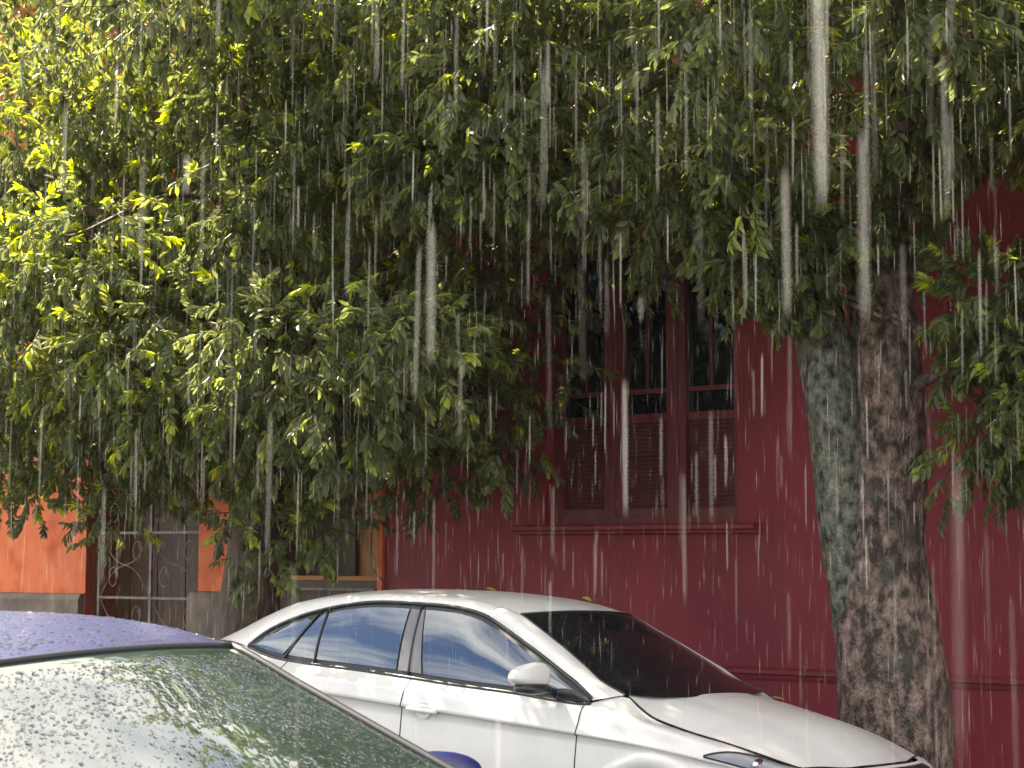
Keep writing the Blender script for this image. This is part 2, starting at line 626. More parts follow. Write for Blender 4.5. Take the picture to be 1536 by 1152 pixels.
# ---- dark red house
red = empty('red_house', SN(0, 11.5, 0), (0, 0, STREET))
tag(red, 'dark red house with a tall louvred window behind the trees', 'house')
S0, S1 = -9.16, 3.0
WIN = (-7.55, -5.855, 1.955, 4.15)
mb = MB()
front_wall(mb, S0, S1, -0.4, 6.7, [WIN])
reveal(mb, WIN, 0.24)
mb.build('wall', M['red_wall'], red)
house_shell(red, S0, S1, 9, -0.4, 6.7, M['red_wall'])
# raised plinth and its moulding
MB().box(S0 + 0.003, S1, -0.03, 0.02, -0.4, 0.815).build('plinth', M['red_wall'], red)
mb = MB()
prof = [(-0.02, 0.813), (-0.045, 0.818), (-0.05, 0.835), (-0.036, 0.85), (-0.052, 0.862), (-0.05, 0.885), (-0.03, 0.9), (0.01, 0.905)]
mb.grid([[(s, y, z) for (y, z) in prof] for s in np.linspace(S0 + 0.004, S1, 20)])
mb.build('moulding', M['red_trim'], red)
# window sill
sill = MB()
prof = [(0.26, 1.957), (-0.10, 1.945), (-0.125, 1.935), (-0.125, 1.905), (-0.09, 1.895), (-0.085, 1.875), (0.0, 1.865)]
sill.grid([[(s, y, z) for (y, z) in prof] for s in (-7.78, -5.665)])
sill.add([(-7.78, y, z) for (y, z) in prof] + [(-7.78, 0.0, 1.95)], [tuple(range(len(prof)))])
sill.add([(-5.665, y, z) for (y, z) in prof], [tuple(range(len(prof)))[::-1]])
sill.build('window_sill', M['red_trim'], red)
# the window: frame, three leaves with glass above and louvres below
win = MB()
d0, d1 = 0.14, 0.22
a, b, z0, z1 = WIN
win.box(a, a + 0.09, d0, d1, z0, z1)
win.box(b - 0.09, b, d0, d1, z0, z1)
win.box(a + 0.09, b - 0.09, d0, d1, z1 - 0.10, z1)
win.box(a + 0.09, b - 0.09, d0, d1, z0, z0 + 0.05)
frame = win.build('window_frame', M['red_wood'], red)
inner0, inner1 = a + 0.09, b - 0.09
post_w = 0.165
bay = (inner1 - inner0 - 2 * post_w) / 3
bays = []
for k in range(3):
    x0 = inner0 + k * (bay + post_w)
    bays.append((x0, x0 + bay))
    if k < 2:
        p = MB()
        p.box(x0 + bay, x0 + bay + post_w, d0 - 0.03, d1 - 0.002, z0 + 0.05, z1 - 0.10)
        p.box(x0 + bay + 0.06, x0 + bay + 0.105, d0 - 0.045, d0 - 0.031, z0 + 0.05, z1 - 0.10)
        p.build('post', M['red_wood'], frame)
slat_mesh = None
for (x0, x1) in bays:
    for (za, zb) in ((z0 + 0.052, z0 + 0.11), (2.735, 2.80), (2.96, 2.995)):
        MB().box(x0, x1, d0 + 0.01, d1 - 0.01, za, zb).build('rail', M['red_wood'], frame)
    mt = MB().box((x0 + x1) / 2 - 0.012, (x0 + x1) / 2 + 0.012, d0 + 0.02, d1 - 0.02, 2.995, z1 - 0.10)
    mt.build('muntin', M['red_wood'], frame)
    for (za, zb) in ((2.80, 2.96), (2.995, z1 - 0.10)):
        for (pa, pb) in (((x0, (x0 + x1) / 2 - 0.012), ((x0 + x1) / 2 + 0.012, x1)) if za > 2.9 else ((x0, x1),)):
            MB().box(pa, pb, d0 + 0.036, d0 + 0.042, za, zb).build('pane', M['window_dark'], frame)
    nsl = 21
    h = (2.735 - (z0 + 0.11)) / nsl
    for i in range(nsl):
        zc = z0 + 0.11 + h * (i + 0.5)
        if slat_mesh is None:
            sm = MB()
            w = bay / 2
            sm.add([(-w, -0.020, -0.014), (w, -0.020, -0.014), (w, -0.016, -0.018), (-w, -0.016, -0.018),
                    (-w, 0.018, 0.016), (w, 0.018, 0.016), (w, 0.022, 0.012), (-w, 0.022, 0.012)],
                   [(0, 1, 5, 4), (3, 7, 6, 2), (0, 3, 2, 1), (4, 5, 6, 7), (0, 4, 7, 3), (1, 2, 6, 5)])
            so = sm.build('slat', M['slat'], frame)
            slat_mesh = so.data
        else:
            so = new_object('slat', slat_mesh, frame)
        so.location = ((x0 + x1) / 2, d0 + 0.045, zc)
        so.rotation_euler = (random.uniform(-0.06, 0.06), 0, 0)
MB().box(a - 0.1, b + 0.1, 0.245, 0.29, z0 - 0.1, z1 + 0.1).build('dark_room_sheet', M['gap'], red)  # black sheet; the shade of the room is put into its colour
# upper cornice
mb = MB()
prof = [(0.0, 6.2), (-0.05, 6.22), (-0.06, 6.3), (-0.14, 6.36), (-0.2, 6.5), (-0.26, 6.55), (-0.26, 6.68), (0.0, 6.7)]
mb.grid([[(s, y, z) for (y, z) in prof] for s in (S0 + 0.003, S1)])
mb.build('cornice', M['red_trim'], red)
tiled_roof(red, S0, S1, -0.05, 9.1, 6.72, 8.3, 4.5)

# ---- orange house
orange = empty('orange_house', SN(0, 11.5, 0), (0, 0, STREET))
tag(orange, 'orange painted house with a stained concrete plinth and gated doorway', 'house')
O0, O1 = -22.0, -9.165
GATE = (-12.83, -11.335, -0.1, 3.05)
PORCH = (-10.72, -9.222, -0.1, 3.10)
mb = MB()
front_wall(mb, O0, O1, -0.4, 7.4, [GATE, PORCH])
mb.build('wall', M['orange_wall'], orange)
mb = MB()
reveal(mb, GATE, 0.42, bottom=False)
reveal(mb, PORCH, 0.10, bottom=False)
mb.build('door_jamb', M['jamb'], orange)
house_shell(orange, O0, O1 - 0.004, 9, -0.4, 7.4, M['orange_wall'])
pl = MB()
for (p0, p1, pz) in ((O0, -12.835, 1.345), (-11.39, -10.725, 1.385)):
    n_ = 24
    rows = []
    for i in range(n_ + 1):
        s_ = p0 + (p1 - p0) * i / n_
        jit = 0.012 * noise.noise((s_ * 7, 0, 0))
        rows.append([(s_, 0.003, pz + jit), (s_, -0.055, pz - 0.012 + jit), (s_, -0.085 + jit, pz - 0.06), (s_, -0.09 + jit, 0.7), (s_, -0.10, -0.4)])
    pl.grid(rows)
    pl.add([rows[0][k] for k in range(5)] + [(p0, 0.003, -0.4)], [(0, 1, 2, 3, 4, 5)])
    pl.add([rows[-1][k] for k in range(5)] + [(p1, 0.003, -0.4)], [(5, 4, 3, 2, 1, 0)])
pl.build('plinth', M['plinth'], orange)
MB().box(-9.222, -9.168, -0.035, -0.003, -0.3, 6.9).build('corner_pilaster', M['orange_wall'], orange)
# plank door in the gateway
for i in range(8):
    w = (GATE[1] - GATE[0]) / 8
    x0 = GATE[0] + i * w
    MB().box(x0 + 0.004, x0 + w - 0.004, 0.40 + 0.006 * (i % 2), 0.45, 0.06, 3.05).build('door_plank', M['brown_wood'], orange)
# porch recess: back wall, side, ledge, dark door
pb = MB()
pb.add([(PORCH[0] - 0.5, 0.62, -0.1), (PORCH[1] + 0.05, 0.62, -0.1), (PORCH[1] + 0.05, 0.62, 3.3), (PORCH[0] - 0.5, 0.62, 3.3)], [(0, 1, 2, 3)])
pb.add([(PORCH[0] - 0.5, 0.10, -0.1), (PORCH[0] - 0.5, 0.62, -0.1), (PORCH[0] - 0.5, 0.62, 3.3), (PORCH[0] - 0.5, 0.10, 3.3)], [(0, 1, 2, 3)])
pb.add([(PORCH[1] + 0.05, 0.10, -0.1), (PORCH[1] + 0.05, 0.62, -0.1), (PORCH[1] + 0.05, 0.62, 3.3), (PORCH[1] + 0.05, 0.10, 3.3)], [(0, 1, 2, 3)])
pb.add([(PORCH[0] - 0.5, 0.10, 3.3), (PORCH[1] + 0.05, 0.10, 3.3), (PORCH[1] + 0.05, 0.62, 3.3), (PORCH[0] - 0.5, 0.62, 3.3)], [(0, 1, 2, 3)])
pb.add([(PORCH[0] - 0.5, 0.10, 0.12), (PORCH[1] + 0.05, 0.10, 0.12), (PORCH[1] + 0.05, 0.62, 0.12), (PORCH[0] - 0.5, 0.62, 0.12)], [(0, 1, 2, 3)])
pb.build('porch', M['tan_wall'], orange)
MB().box(-10.6, -9.172, 0.16, 0.30, 0.13, 1.49).build('porch_parapet', M['brown_wood'], orange)
MB().box(-10.6, -9.172, 0.13, 0.33, 1.492, 1.53).build('porch_ledge', M['ochre'], orange)
MB().box(-11.1, -9.95, 0.56, 0.615, 0.13, 2.6).build('porch_door', M['brown_wood'], orange)
mb = MB()
prof = [(0.0, 6.95), (-0.05, 6.97), (-0.1, 7.1), (-0.18, 7.25), (-0.18, 7.38), (0.0, 7.4)]
mb.grid([[(s, y, z) for (y, z) in prof] for s in (O0, O1 - 0.004)])
mb.build('cornice', M['orange_wall'], orange)
tiled_roof(orange, O0, O1 - 0.01, -0.05, 9.1, 7.42, 8.9, 4.5)
MB().box(-9.62, -9.18, -0.16, -0.004, 2.44, 2.60).build('hood_stone', M['tan_wall'], orange)

# ---- wrought iron gate in the doorway
gate = empty('iron_gate', SN(-12.70, 11.56, 0.08), (0, 0, STREET))
tag(gate, 'grey wrought iron gate with scrolls in the orange house doorway', 'gate')
GW, GH = 1.36, 2.9
for x in (0.0, 0.695, GW):
    MB().box(x - 0.014, x + 0.014, -0.014, 0.014, 0.0, GH).build('upright', M['iron'], gate)
zs = (0.04, 0.62, 1.23, 1.84, 2.44, GH - 0.02)
for z in zs:
    MB().box(0.015, GW - 0.015, -0.011, 0.011, z - 0.012, z + 0.012).build('crossbar', M['iron'], gate)


def s_curve(x0, z0, x1, z1, bulge, n=14):
    out = []
    for i in range(n + 1):
        t = i / n
        e = t + bulge * math.sin(2 * math.pi * t) / (2 * math.pi)
        out.append((x0 + (x1 - x0) * t, 0.0, z0 + (z1 - z0) * e))
    return out


for c in range(2):
    xa, xb = (0.016, 0.68) if c == 0 else (0.71, GW - 0.016)
    mid = (xa + xb) / 2
    for r in range(len(zs) - 1):
        za, zb = zs[r] + 0.013, zs[r + 1] - 0.013
        h = zb - za
        for (p, q_) in (((xa, zb), (xb, za)), ((xa, za), (xb, zb))):
            if (p[1] > q_[1]) or r % 2 == c:
                MB().tube(s_curve(p[0], p[1], q_[0], q_[1], 0.75), 0.006, 5).build('scroll', M['iron'], gate)
        for (cx, cz, rr) in ((mid + 0.16, za + h * 0.72, 0.085), (mid - 0.16, za + h * 0.30, 0.085)):
            pts = []
            for i in range(22):
                an = i / 21 * 2 * math.pi * 1.2
                q_ = rr * (1 - 0.35 * i / 21)
                pts.append((cx + q_ * math.cos(an) * 0.75, 0.0, cz + q_ * 1.25 * math.sin(an)))
            MB().tube(pts, 0.0055, 5).build('scroll', M['iron'], gate)

# ---- railing in front of the porch
fence = empty('iron_railing', SN(-10.70, 11.46, 0.09), (0, 0, STREET))
tag(fence, 'thin iron railing across the porch beside the red house', 'railing')
for z in (0.12, 1.33):
    MB().box(0.0, 1.46, -0.010, 0.010, z - 0.010, z + 0.010).build('crossbar', M['iron'], fence)
for i in range(13):
    x = 0.03 + i * 0.117
    MB().tube([(x, 0.001, 0.0), (x, 0.001, 1.318)], 0.006, 6).build('bar', M['iron'], fence)
# slack cable hanging at the house corner
mb = MB()
p0, p1 = SN(-9.25, 11.42, 1.62), SN(-8.95, 11.44, 1.32)
mb.tube([SN(-9.24, 11.44, 6.1), SN(-9.25, 11.43, 3.0), p0, (p0 + p1) / 2 + Vector((0, 0, -0.01)), p1, SN(-8.85, 11.44, 0.9)], 0.006, 5)
tag(mb.build('cable', M['rubber'], None, True), 'thin black cable running down the corner of the red house', 'cable')


# ------------------------------------------------------------------ cars
def make_car(root, ox, G, paint, glass_front, glass_side, near=-1):
    """ox: x of the local origin behind the nose; guides are (distance behind nose, half width, height)"""
    def L(p, side=1):
        return (ox - p[0], side * p[1], p[2])

    def part(mb, name, m, parent=root, smooth=True):
        return mb.build(name, m, parent, smooth)

    D, T, C, B = G['D'], G['T'], G['C'], G['B']
    per = 6
    Ds, Ts = spline(D, per), spline(T, per)
    Cs = spline([(c[0], 0, c[1]) for c in C], per)
    i_h, i_r = G['header'] * per, G['rear'] * per

    def cross(i, nu=24, expo=2.3, lift=0.0):
        row = []
        for k in range(nu + 1):
            u = -1 + 2 * k / nu
            w = abs(u) ** expo
            row.append((ox - (Cs[i].x + (Ds[i].x - Cs[i].x) * w), u * Ds[i].y, Cs[i].z + (Ds[i].z - Cs[i].z) * w + lift))
        return row

    ws = part(MB().grid([cross(i) for i in range(0, i_h + 1)]), 'windshield', glass_front)
    roof = part(MB().grid([cross(i) for i in range(i_h, i_r + 1)]), 'roof', paint)
    part(MB().grid([cross(i) for i in range(i_r, len(Ds))]), 'rear_window', glass_side)
    # rubber edges of the windscreen
    seal = MB()
    seal.tube([Vector(cross(i_h)[k]) + Vector((0, 0, 0.002)) for k in range(25)], 0.007, 6)
    for sd in (0, -1):
        seal.tube([Vector(cross(i)[sd]) + Vector((0, 0, 0.001)) for i in range(0, i_h + 1)], G.get('seal', 0.006), 6)
    part(seal, 'windshield_seal', M['rubber'], ws)
    # cabin sides: pillar and rail strip, windows
    nv = 7
    for sd in (-1, 1):
        rows = []
        for i in range(len(Ds)):
            a, b = Ds[i], Ts[i]
            row = []
            for k in range(nv + 1):
                t = k / nv
                p = a.lerp(b, t)
                bul = 4 * t * (1 - t) * (G.get('rail_bulge', 0.016) + (G.get('pillar_extra', 0.016) if i < i_h + 4 else 0.0)) * min(1.0, i / 9)
                row.append(L((p.x, p.y + bul * 0.8, p.z + bul * 0.8), sd))
            rows.append(row)
        part(MB().grid(rows, flip=(sd < 0)), 'pillar_rail', G.get('rail_mat', paint))
        tk = [(p.x, p.y, p.z) for p in Ts]

        def P(x, v, off=0.0):
            bx, by, bz = x, interp(x, B, 1), interp(x, B, 2)
            ty, tz = interp(x, tk, 1), interp(x, tk, 2)
            y = by + (ty - by) * v + 0.020 * 4 * v * (1 - v) + off
            return L((x, y, bz + (tz - bz) * v), sd)

        xa, xb = B[0][0] + 0.01, B[-1][0] - 0.006
        # dark backing and rim
        rows = [[P(x, v, -0.006) for v in np.linspace(0, 1, 6)] for x in np.linspace(xa, xb, 60)]
        trim = part(MB().grid(rows, flip=(sd < 0)), 'window_trim', M['rubber'])
        rim = MB()
        rim.tube([P(x, 1.0, 0.0) for x in np.linspace(xa, xb, 60)], 0.011, 6)
        rim.tube([P(x, 0.0, 0.0) for x in np.linspace(xa, xb, 60)], 0.011, 6)
        part(rim, 'window_seal', M['plastic'], trim)

        def pane(x0b, x0t, x1b, x1t, name, m, v0, v1, off):
            rows = []
            for t in np.linspace(0, 1, 18):
                row = []
                for v in np.linspace(v0, v1, 9):
                    w = v
                    x = (x0b + (x0t - x0b) * w) * (1 - t) + (x1b + (x1t - x1b) * w) * t
                    hgt = max(0.02, interp(x, tk, 2) - interp(x, B, 2))
                    m_ = min(0.45, 0.030 / hgt)
                    row.append(P(x, m_ + (1 - 2 * m_) * (v - v0) / (v1 - v0), off))
                rows.append(row)
            return part(MB().grid(rows, flip=(sd < 0)), name, m)

        for (x0b, x0t, x1b, x1t, nm) in G['panes']:
            mat = {'side_window': glass_side, 'quarter_window': glass_side, 'mirror_sail': M['plastic'], 'pillar_cover': M['pillar_grey']}[nm]
            pane(x0b, x0t, x1b, x1t, nm, mat, 0, 1, 0.002 if nm in ('pillar_cover', 'mirror_sail') else 0.0)
        for xx in G['dividers']:
            mb = MB().tube([P(xx[0] + (xx[1] - xx[0]) * v, v, 0.003) for v in np.linspace(0.02, 0.98, 8)], 0.007, 6)
            part(mb, 'window_divider', M['plastic'], trim)

    # lower body: rows of plan curves
    LEN = G['length']
    rows_def = G['rows']
    stations = [(0.0, 0.0), (0.0, 0.13), (0.002, 0.26), (0.006, 0.38), (0.015, 0.49), (0.03, 0.585), (0.055, 0.67), (0.09, 0.745), (0.14, 0.81), (0.20, 0.862), (0.28, 0.91), (0.38, 0.95), (0.50, 0.98)]
    xs_side = list(np.arange(0.62, LEN - 0.5, 0.045)) + G['cuts']
    xs_side = sorted(set(round(x, 3) for x in xs_side))
    tail = [(0.40, 0.99), (0.30, 0.965), (0.21, 0.92), (0.14, 0.86), (0.09, 0.78), (0.05, 0.68), (0.025, 0.56), (0.01, 0.42), (0.003, 0.26), (0.0, 0.12), (0.0, 0.0)]
    st = stations + [(x, 1.0) for x in xs_side] + [(LEN - a, f) for (a, f) in tail]

    def rowpt(r, x, f):
        keys, front, back = rows_def[r]
        y, z = interp(x, keys, 1), interp(x, keys, 2)
        xx = x
        if x < 0.62:
            xx = x + front * (1 - x / 0.62) ** 2
        if x > LEN - 0.5:
            xx = x - back * (1 - (LEN - x) / 0.5) ** 2
        return Vector((xx, y * f, z))

    nr = len(rows_def)
    sub = 4
    cols = []
    for (x, f) in st:
        base = [rowpt(r, x, f) for r in range(nr)]
        col = []
        for r in range(nr - 1):
            a, b = base[r], base[r + 1]
            p0 = base[max(r - 1, 0)]
            p3 = base[min(r + 2, nr - 1)]
            crease_a, crease_b = r in G['crease'], (r + 1) in G['crease']
            ma = (b - a) if (crease_a or r == 0) else (b - p0) * 0.5
            mb_ = (b - a) if (crease_b or r + 1 == nr - 1) else (p3 - a) * 0.5
            lim = (b - a).length * 1.4
            if ma.length > lim:
                ma = ma.normalized() * lim
            if mb_.length > lim:
                mb_ = mb_.normalized() * lim
            for k in range(sub):
                t = k / sub
                col.append(a * (2 * t ** 3 - 3 * t * t + 1) + ma * (t ** 3 - 2 * t * t + t) + b * (-2 * t ** 3 + 3 * t * t) + mb_ * (t ** 3 - t * t))
        col.append(base[-1])
        cols.append(col)
    W1, W2, WZ, WR = G['wheel_front'], G['wheel_rear'], G['wheel_z'], G['arch']

    def in_arch(p):
        return any((p.x - w) ** 2 + (p.z - WZ) ** 2 < WR * WR for w in (W1, W2))
    names = [('front_bumper', -1, 0.45), ('front_fender', 0.45, G['cuts'][0]), ('front_door', G['cuts'][0], G['cuts'][1]), ('rear_door', G['cuts'][1], G['cuts'][2]), ('rear_quarter', G['cuts'][2], LEN - 0.35), ('rear_bumper', LEN - 0.35, 99)]
    panels = {}
    for sd in (-1, 1):
        for (nm, x0, x1) in names:
            mb = MB()
            vid = {}
            for i in range(len(st) - 1):
                xm = (st[i][0] + st[i + 1][0]) / 2
                if not (x0 <= xm < x1):
                    continue
                for j in range(len(cols[0]) - 1):
                    q = [(i, j), (i, j + 1), (i + 1, j + 1), (i + 1, j)]
                    c = sum((cols[a_][b_] for a_, b_ in q), Vector()) / 4
                    if in_arch(c) and c.y > 0.5:
                        continue
                    ids = []
                    for key in q:
                        if key not in vid:
                            vid[key] = len(mb.v)
                            p = cols[key[0]][key[1]]
                            mb.v.append(L((p.x, p.y, p.z), sd))
                        ids.append(vid[key])
                    mb.f.append(tuple(ids[::-1] if sd < 0 else ids))
            if mb.f:
                panels[(nm, sd)] = part(mb, nm, paint)
        # panel gaps
        for ci, cut in enumerate(G['cuts']):
            i = min(range(len(st)), key=lambda k_: abs(st[k_][0] - cut))
            pts = [L((p.x, p.y + 0.0005, p.z), sd) for p in cols[i] if p.z > 0.28]
            part(MB().tube(pts, 0.0032, 5), 'door_gap', M['gap'], panels[('front_door' if ci < 2 else 'rear_door', sd)])
        # wheel arch lips, wells
        for w in (W1, W2):
            rows = []
            for k in range(41):
                an = R(-12) + (math.pi + R(24)) * k / 40
                ca, sa = math.cos(an), math.sin(an)
                prof = [(WR + 0.075, -0.022), (WR + 0.060, 0.006), (WR + 0.035, 0.014), (WR + 0.005, 0.012), (WR - 0.014, 0.002), (WR - 0.012, -0.05), (WR + 0.02, -0.20), (WR + 0.02, -0.5)]
                rows.append([L((w - rr * ca, interp(w - rr * ca, rows_def[3][0], 1) + dy, WZ + rr * sa), sd) for (rr, dy) in prof])
            part(MB().grid([r_[:5] for r_ in rows], flip=(sd > 0)), 'arch_lip', paint, panels[('front_fender' if w == W1 else 'rear_quarter', sd)] if ('front_fender' if w == W1 else 'rear_quarter', sd) in panels else root)
            part(MB().grid([r_[4:] for r_ in rows], flip=(sd > 0)), 'wheel_well', M['gap'])
    # hood, trunk lid
    hd = G['hood']
    ne = len(hd)
    E_, K_, O_ = spline([h[0] for h in hd], 4), spline([h[1] for h in hd], 4), spline([h[2] for h in hd], 4)
    rows = []
    for i in range(len(E_)):
        e, k, o = E_[i], K_[i], O_[i]
        half = []
        for t in np.linspace(0, 1, 7):
            p = e.lerp(k, t)
            half.append(Vector((p.x, p.y, p.z + 0.004 * math.sin(math.pi * t))))
        for t in np.linspace(0, 1, 9)[1:]:
            q_ = 1 - (1 - t) ** 2
            half.append(Vector((k.x + (o.x - k.x) * q_, k.y + (o.y - k.y) * t, k.z + (o.z - k.z) * q_ - 0.004 * math.sin(math.pi * min(1, t * 2.2)))))
        row = [(ox - p.x, -p.y, p.z) for p in half] + [(ox - p.x, p.y, p.z) for p in half[::-1][1:]]
        rows.append(row)
    hood = part(MB().grid(rows, flip=True), 'hood', paint)
    edge = [Vector(r_[0]) for r_ in rows]
    mb = MB().tube(edge, 0.0038, 5)
    mb.tube([Vector(r_[-1]) for r_ in rows], 0.0038, 5)
    mb.tube([Vector(p) + Vector((0.002, 0, -0.002)) for p in rows[0]], 0.004, 5)
    part(mb, 'hood_gap', M['gap'], hood)
    # cowl under the hood's rear edge
    mb = MB()
    cw = [Vector(p) + Vector((-0.004, 0, -0.006)) for p in rows[-1]]
    mb.grid([cw, [p + Vector((-0.20, 0, -0.015)) for p in cw]])
    part(mb, 'cowl', M['plastic'])
    tk_ = G['tail_x']
    rows = []
    last = nr - 1
    for x in np.linspace(tk_, LEN - 0.012, 12):
        f = 1.0
        for (a_, ff) in tail:
            if LEN - x <= a_ + 1e-6:
                f = ff
        p = rowpt(last, x, 1.0)
        fr = interp(x, [(LEN - a_, ff) for (a_, ff) in [(0.5, 1.0)] + tail[:-1]], 1) if x > LEN - 0.5 else 1.0
        rows.append([(ox - p.x, p.y * fr * u, p.z + 0.02 * (1 - u * u) - 0.001) for u in np.linspace(-1, 1, 13)])
    part(MB().grid(rows), 'trunk_lid', paint)
    # floor
    mb = MB().grid([[L((cols[i][0].x, cols[i][0].y * u, cols[i][0].z + 0.03)) for u in (-1, 0, 1)] for i in range(len(st))])
    part(mb, 'underbody', M['gap'], smooth=False)
    # wheels
    for w in (W1, W2):
        for sd in (-1, 1):
            tread = MB()
            rt, wd = WZ, 0.20
            prof = [(0.62, -0.5), (0.72, -0.52), (0.86, -0.52), (0.95, -0.46), (1.0, -0.34), (1.0, 0.34), (0.95, 0.46), (0.86, 0.52), (0.72, 0.52), (0.62, 0.5)]
            tread.grid([[(ox - w + rt * a_ * math.cos(th), sd * 0.76 + wd * b_, WZ + rt * a_ * math.sin(th)) for (a_, b_) in prof] for th in np.linspace(0, 2 * math.pi, 37)], flip=True)
            wheel = part(tread, 'wheel', M['tyre'])
            rim = MB()
            rr = rt * 0.66
            rim.grid([[(ox - w + rr * a_ * math.cos(th), sd * (0.76 + b_), WZ + rr * a_ * math.sin(th)) for (a_, b_) in ((1.0, 0.09), (0.97, 0.095), (0.93, 0.07), (0.9, -0.05))] for th in np.linspace(0, 2 * math.pi, 37)])
            for k in range(5):
                th = 2 * math.pi * k / 5 + 0.3
                for dth in (-0.14, 0.14):
                    rim.tube([(ox - w, sd * 0.835, WZ), (ox - w + rr * 0.55 * math.cos(th), sd * 0.84, WZ + rr * 0.55 * math.sin(th)), (ox - w + rr * 0.95 * math.cos(th + dth), sd * 0.84, WZ + rr * 0.95 * math.sin(th + dth))], [0.035, 0.02, 0.018], 6)
            part(rim, 'rim', M['alloy'], wheel)
    # headlights, grille, lamps, plate: patches on the body skin
    def skin(x, v):
        """point on the flank at distance x behind the nose, row value v"""
        i = min(range(len(st) - 1), key=lambda k_: abs(st[k_][0] - x) if st[k_][0] <= x else 9)
        d_ = (st[i + 1][0] - st[i][0]) or 1
        t = (x - st[i][0]) / d_
        j = min(int(v * sub), len(cols[0]) - 2)
        u = v * sub - j
        a_ = cols[i][j].lerp(cols[i][j + 1], u)
        b_ = cols[i + 1][j].lerp(cols[i + 1][j + 1], u)
        return a_.lerp(b_, t)

    hl = G['headlight']
    for sd in (-1, 1):
        rows, rows_in = [], []
        for t in np.linspace(0, 1, 14):
            x = hl[0] + (hl[1] - hl[0]) * t
            v0 = hl[2] + (hl[4] - hl[2]) * t
            v1 = hl[3] + (hl[5] - hl[3]) * t ** 2.4
            r1, r2 = [], []
            for v in np.linspace(v0, v1, 6):
                p = skin(x, v)
                r1.append(L((p.x - 0.003, p.y + 0.004, p.z + 0.002), sd))
                r2.append(L((p.x + 0.01, p.y + 0.001, p.z), sd))
            rows.append(r1)
            rows_in.append(r2)
        o = part(MB().grid(rows_in, flip=(sd > 0)), 'headlight', M['plastic'])
        part(MB().grid(rows, flip=(sd > 0)), 'lens', M['lamp_glass'], o)
        for c in (Vector(rows_in[5][2]),):
            part(MB().ellipsoid((c.x - 0.004, c.y, c.z), (0.016, 0.055, 0.030), 16, 8), 'reflector', M['chrome'], o)
        rim = [rows[0][k] for k in range(6)] + [r_[-1] for r_ in rows] + [rows[-1][k] for k in range(5, -1, -1)] + [r_[0] for r_ in rows[::-1]]
        part(MB().tube(rim, 0.004, 5), 'headlight_rim', M['plastic'], o)
        # tail lamp
        rows = []
        for x in np.linspace(LEN - 0.30, LEN - 0.04, 8):
            rows.append([L((p.x + 0.004, p.y + 0.004, p.z), sd) for p in (skin(x, v) for v in np.linspace(4.4, 6.3, 6))])
        part(MB().grid(rows, flip=(sd > 0)), 'tail_lamp', M['red_lens'])
    mb = MB()
    for (v0, v1) in G['grille']:
        rows = []
        for u in np.linspace(-1, 1, 17):
            col_ = []
            for v in np.linspace(v0, v1, 4):
                k = abs(u) * 5.2
                i = int(k)
                j = int(v * sub)
                a_ = cols[i][j].lerp(cols[i + 1][j], k - i)
                col_.append((ox - a_.x + 0.005, math.copysign(a_.y, u), a_.z))
            rows.append(col_)
        mb.grid(rows, flip=True)
    part(mb, 'grille', M['plastic'])
    # handles
    for sd in (-1, 1):
        for (x, v) in G['handles']:
            p = skin(x, v)
            door = panels[('front_door' if x < G['cuts'][1] else 'rear_door', sd)]
            hx = 0.105
            pts, rad = [], []
            for t in np.linspace(-1, 1, 13):
                pts.append(L((p.x + t * hx, p.y + 0.020 + 0.014 * (1 - t * t), p.z + 0.004 * t), sd))
                rad.append(0.015 - 0.004 * t * t if abs(t) < 0.99 else 0.006)
            part(MB().tube(pts, rad, 8), 'handle', paint, door)
            cup = []
            for rr in (1.0, 0.7, 0.35, 0.02):
                cup.append([L((p.x + 0.004 + 0.055 * rr * math.cos(th), p.y + 0.0025 - 0.003 * (rr < 0.9), p.z - 0.002 + 0.042 * rr * math.sin(th)), sd) for th in np.linspace(0, 2 * math.pi, 25)])
            part(MB().grid(cup, flip=(sd < 0)), 'handle_cup', G['cup'], door)
    # mirrors
    for sd in (-1, 1):
        mx, my, mz = G['mirror'] if sd == G['mirror_side'] or not G.get('fold') else (G['mirror'][0] + 0.10, G['mirror'][1] - 0.085, G['mirror'][2] - 0.05)
        cap = MB()
        rows = []
        for i in range(13):
            th = math.pi * i / 12 - math.pi / 2
            row = []
            for k in range(25):
                ph = 2 * math.pi * k / 24
                f = lambda w, e: math.copysign(abs(w) ** e, w)
                ly = 0.125 * f(math.cos(th), 0.7) * f(math.cos(ph), 0.75)
                lz = 0.075 * f(math.cos(th), 0.7) * f(math.sin(ph), 0.75)
                lx = 0.085 * math.sin(th)
                lz *= 1 - 0.30 * (ly / 0.125)                     # lower towards the tip
                if lz < 0:
                    lz *= 0.62
                if lx > 0:
                    lx *= 0.55
                lx -= 0.10 * (ly + 0.1)                          # swept back outwards
                row.append((ox - mx + lx * -1 * -1, sd * (my + ly), mz + lz))
            rows.append(row)
        m_ = part(cap.grid(rows, flip=(sd > 0)), 'mirror', paint)
        low = MB()
        low.ellipsoid((ox - mx + 0.0, sd * (my - 0.005), mz - 0.048), (0.068, 0.112, 0.028), 16, 8, 0.7)
        low.tube([(ox - mx - 0.02, sd * (my - 0.06), mz - 0.052), (ox - mx + 0.02, sd * (my - 0.16), mz - 0.075)], [0.022, 0.026], 10)
        part(low, 'mirror_foot', M['plastic'], m_)
    return {'cross': cross, 'i_h': i_h, 'i_r': i_r, 'roof': roof, 'windshield': ws, 'L': L, 'panels': panels, 'hood': hood}


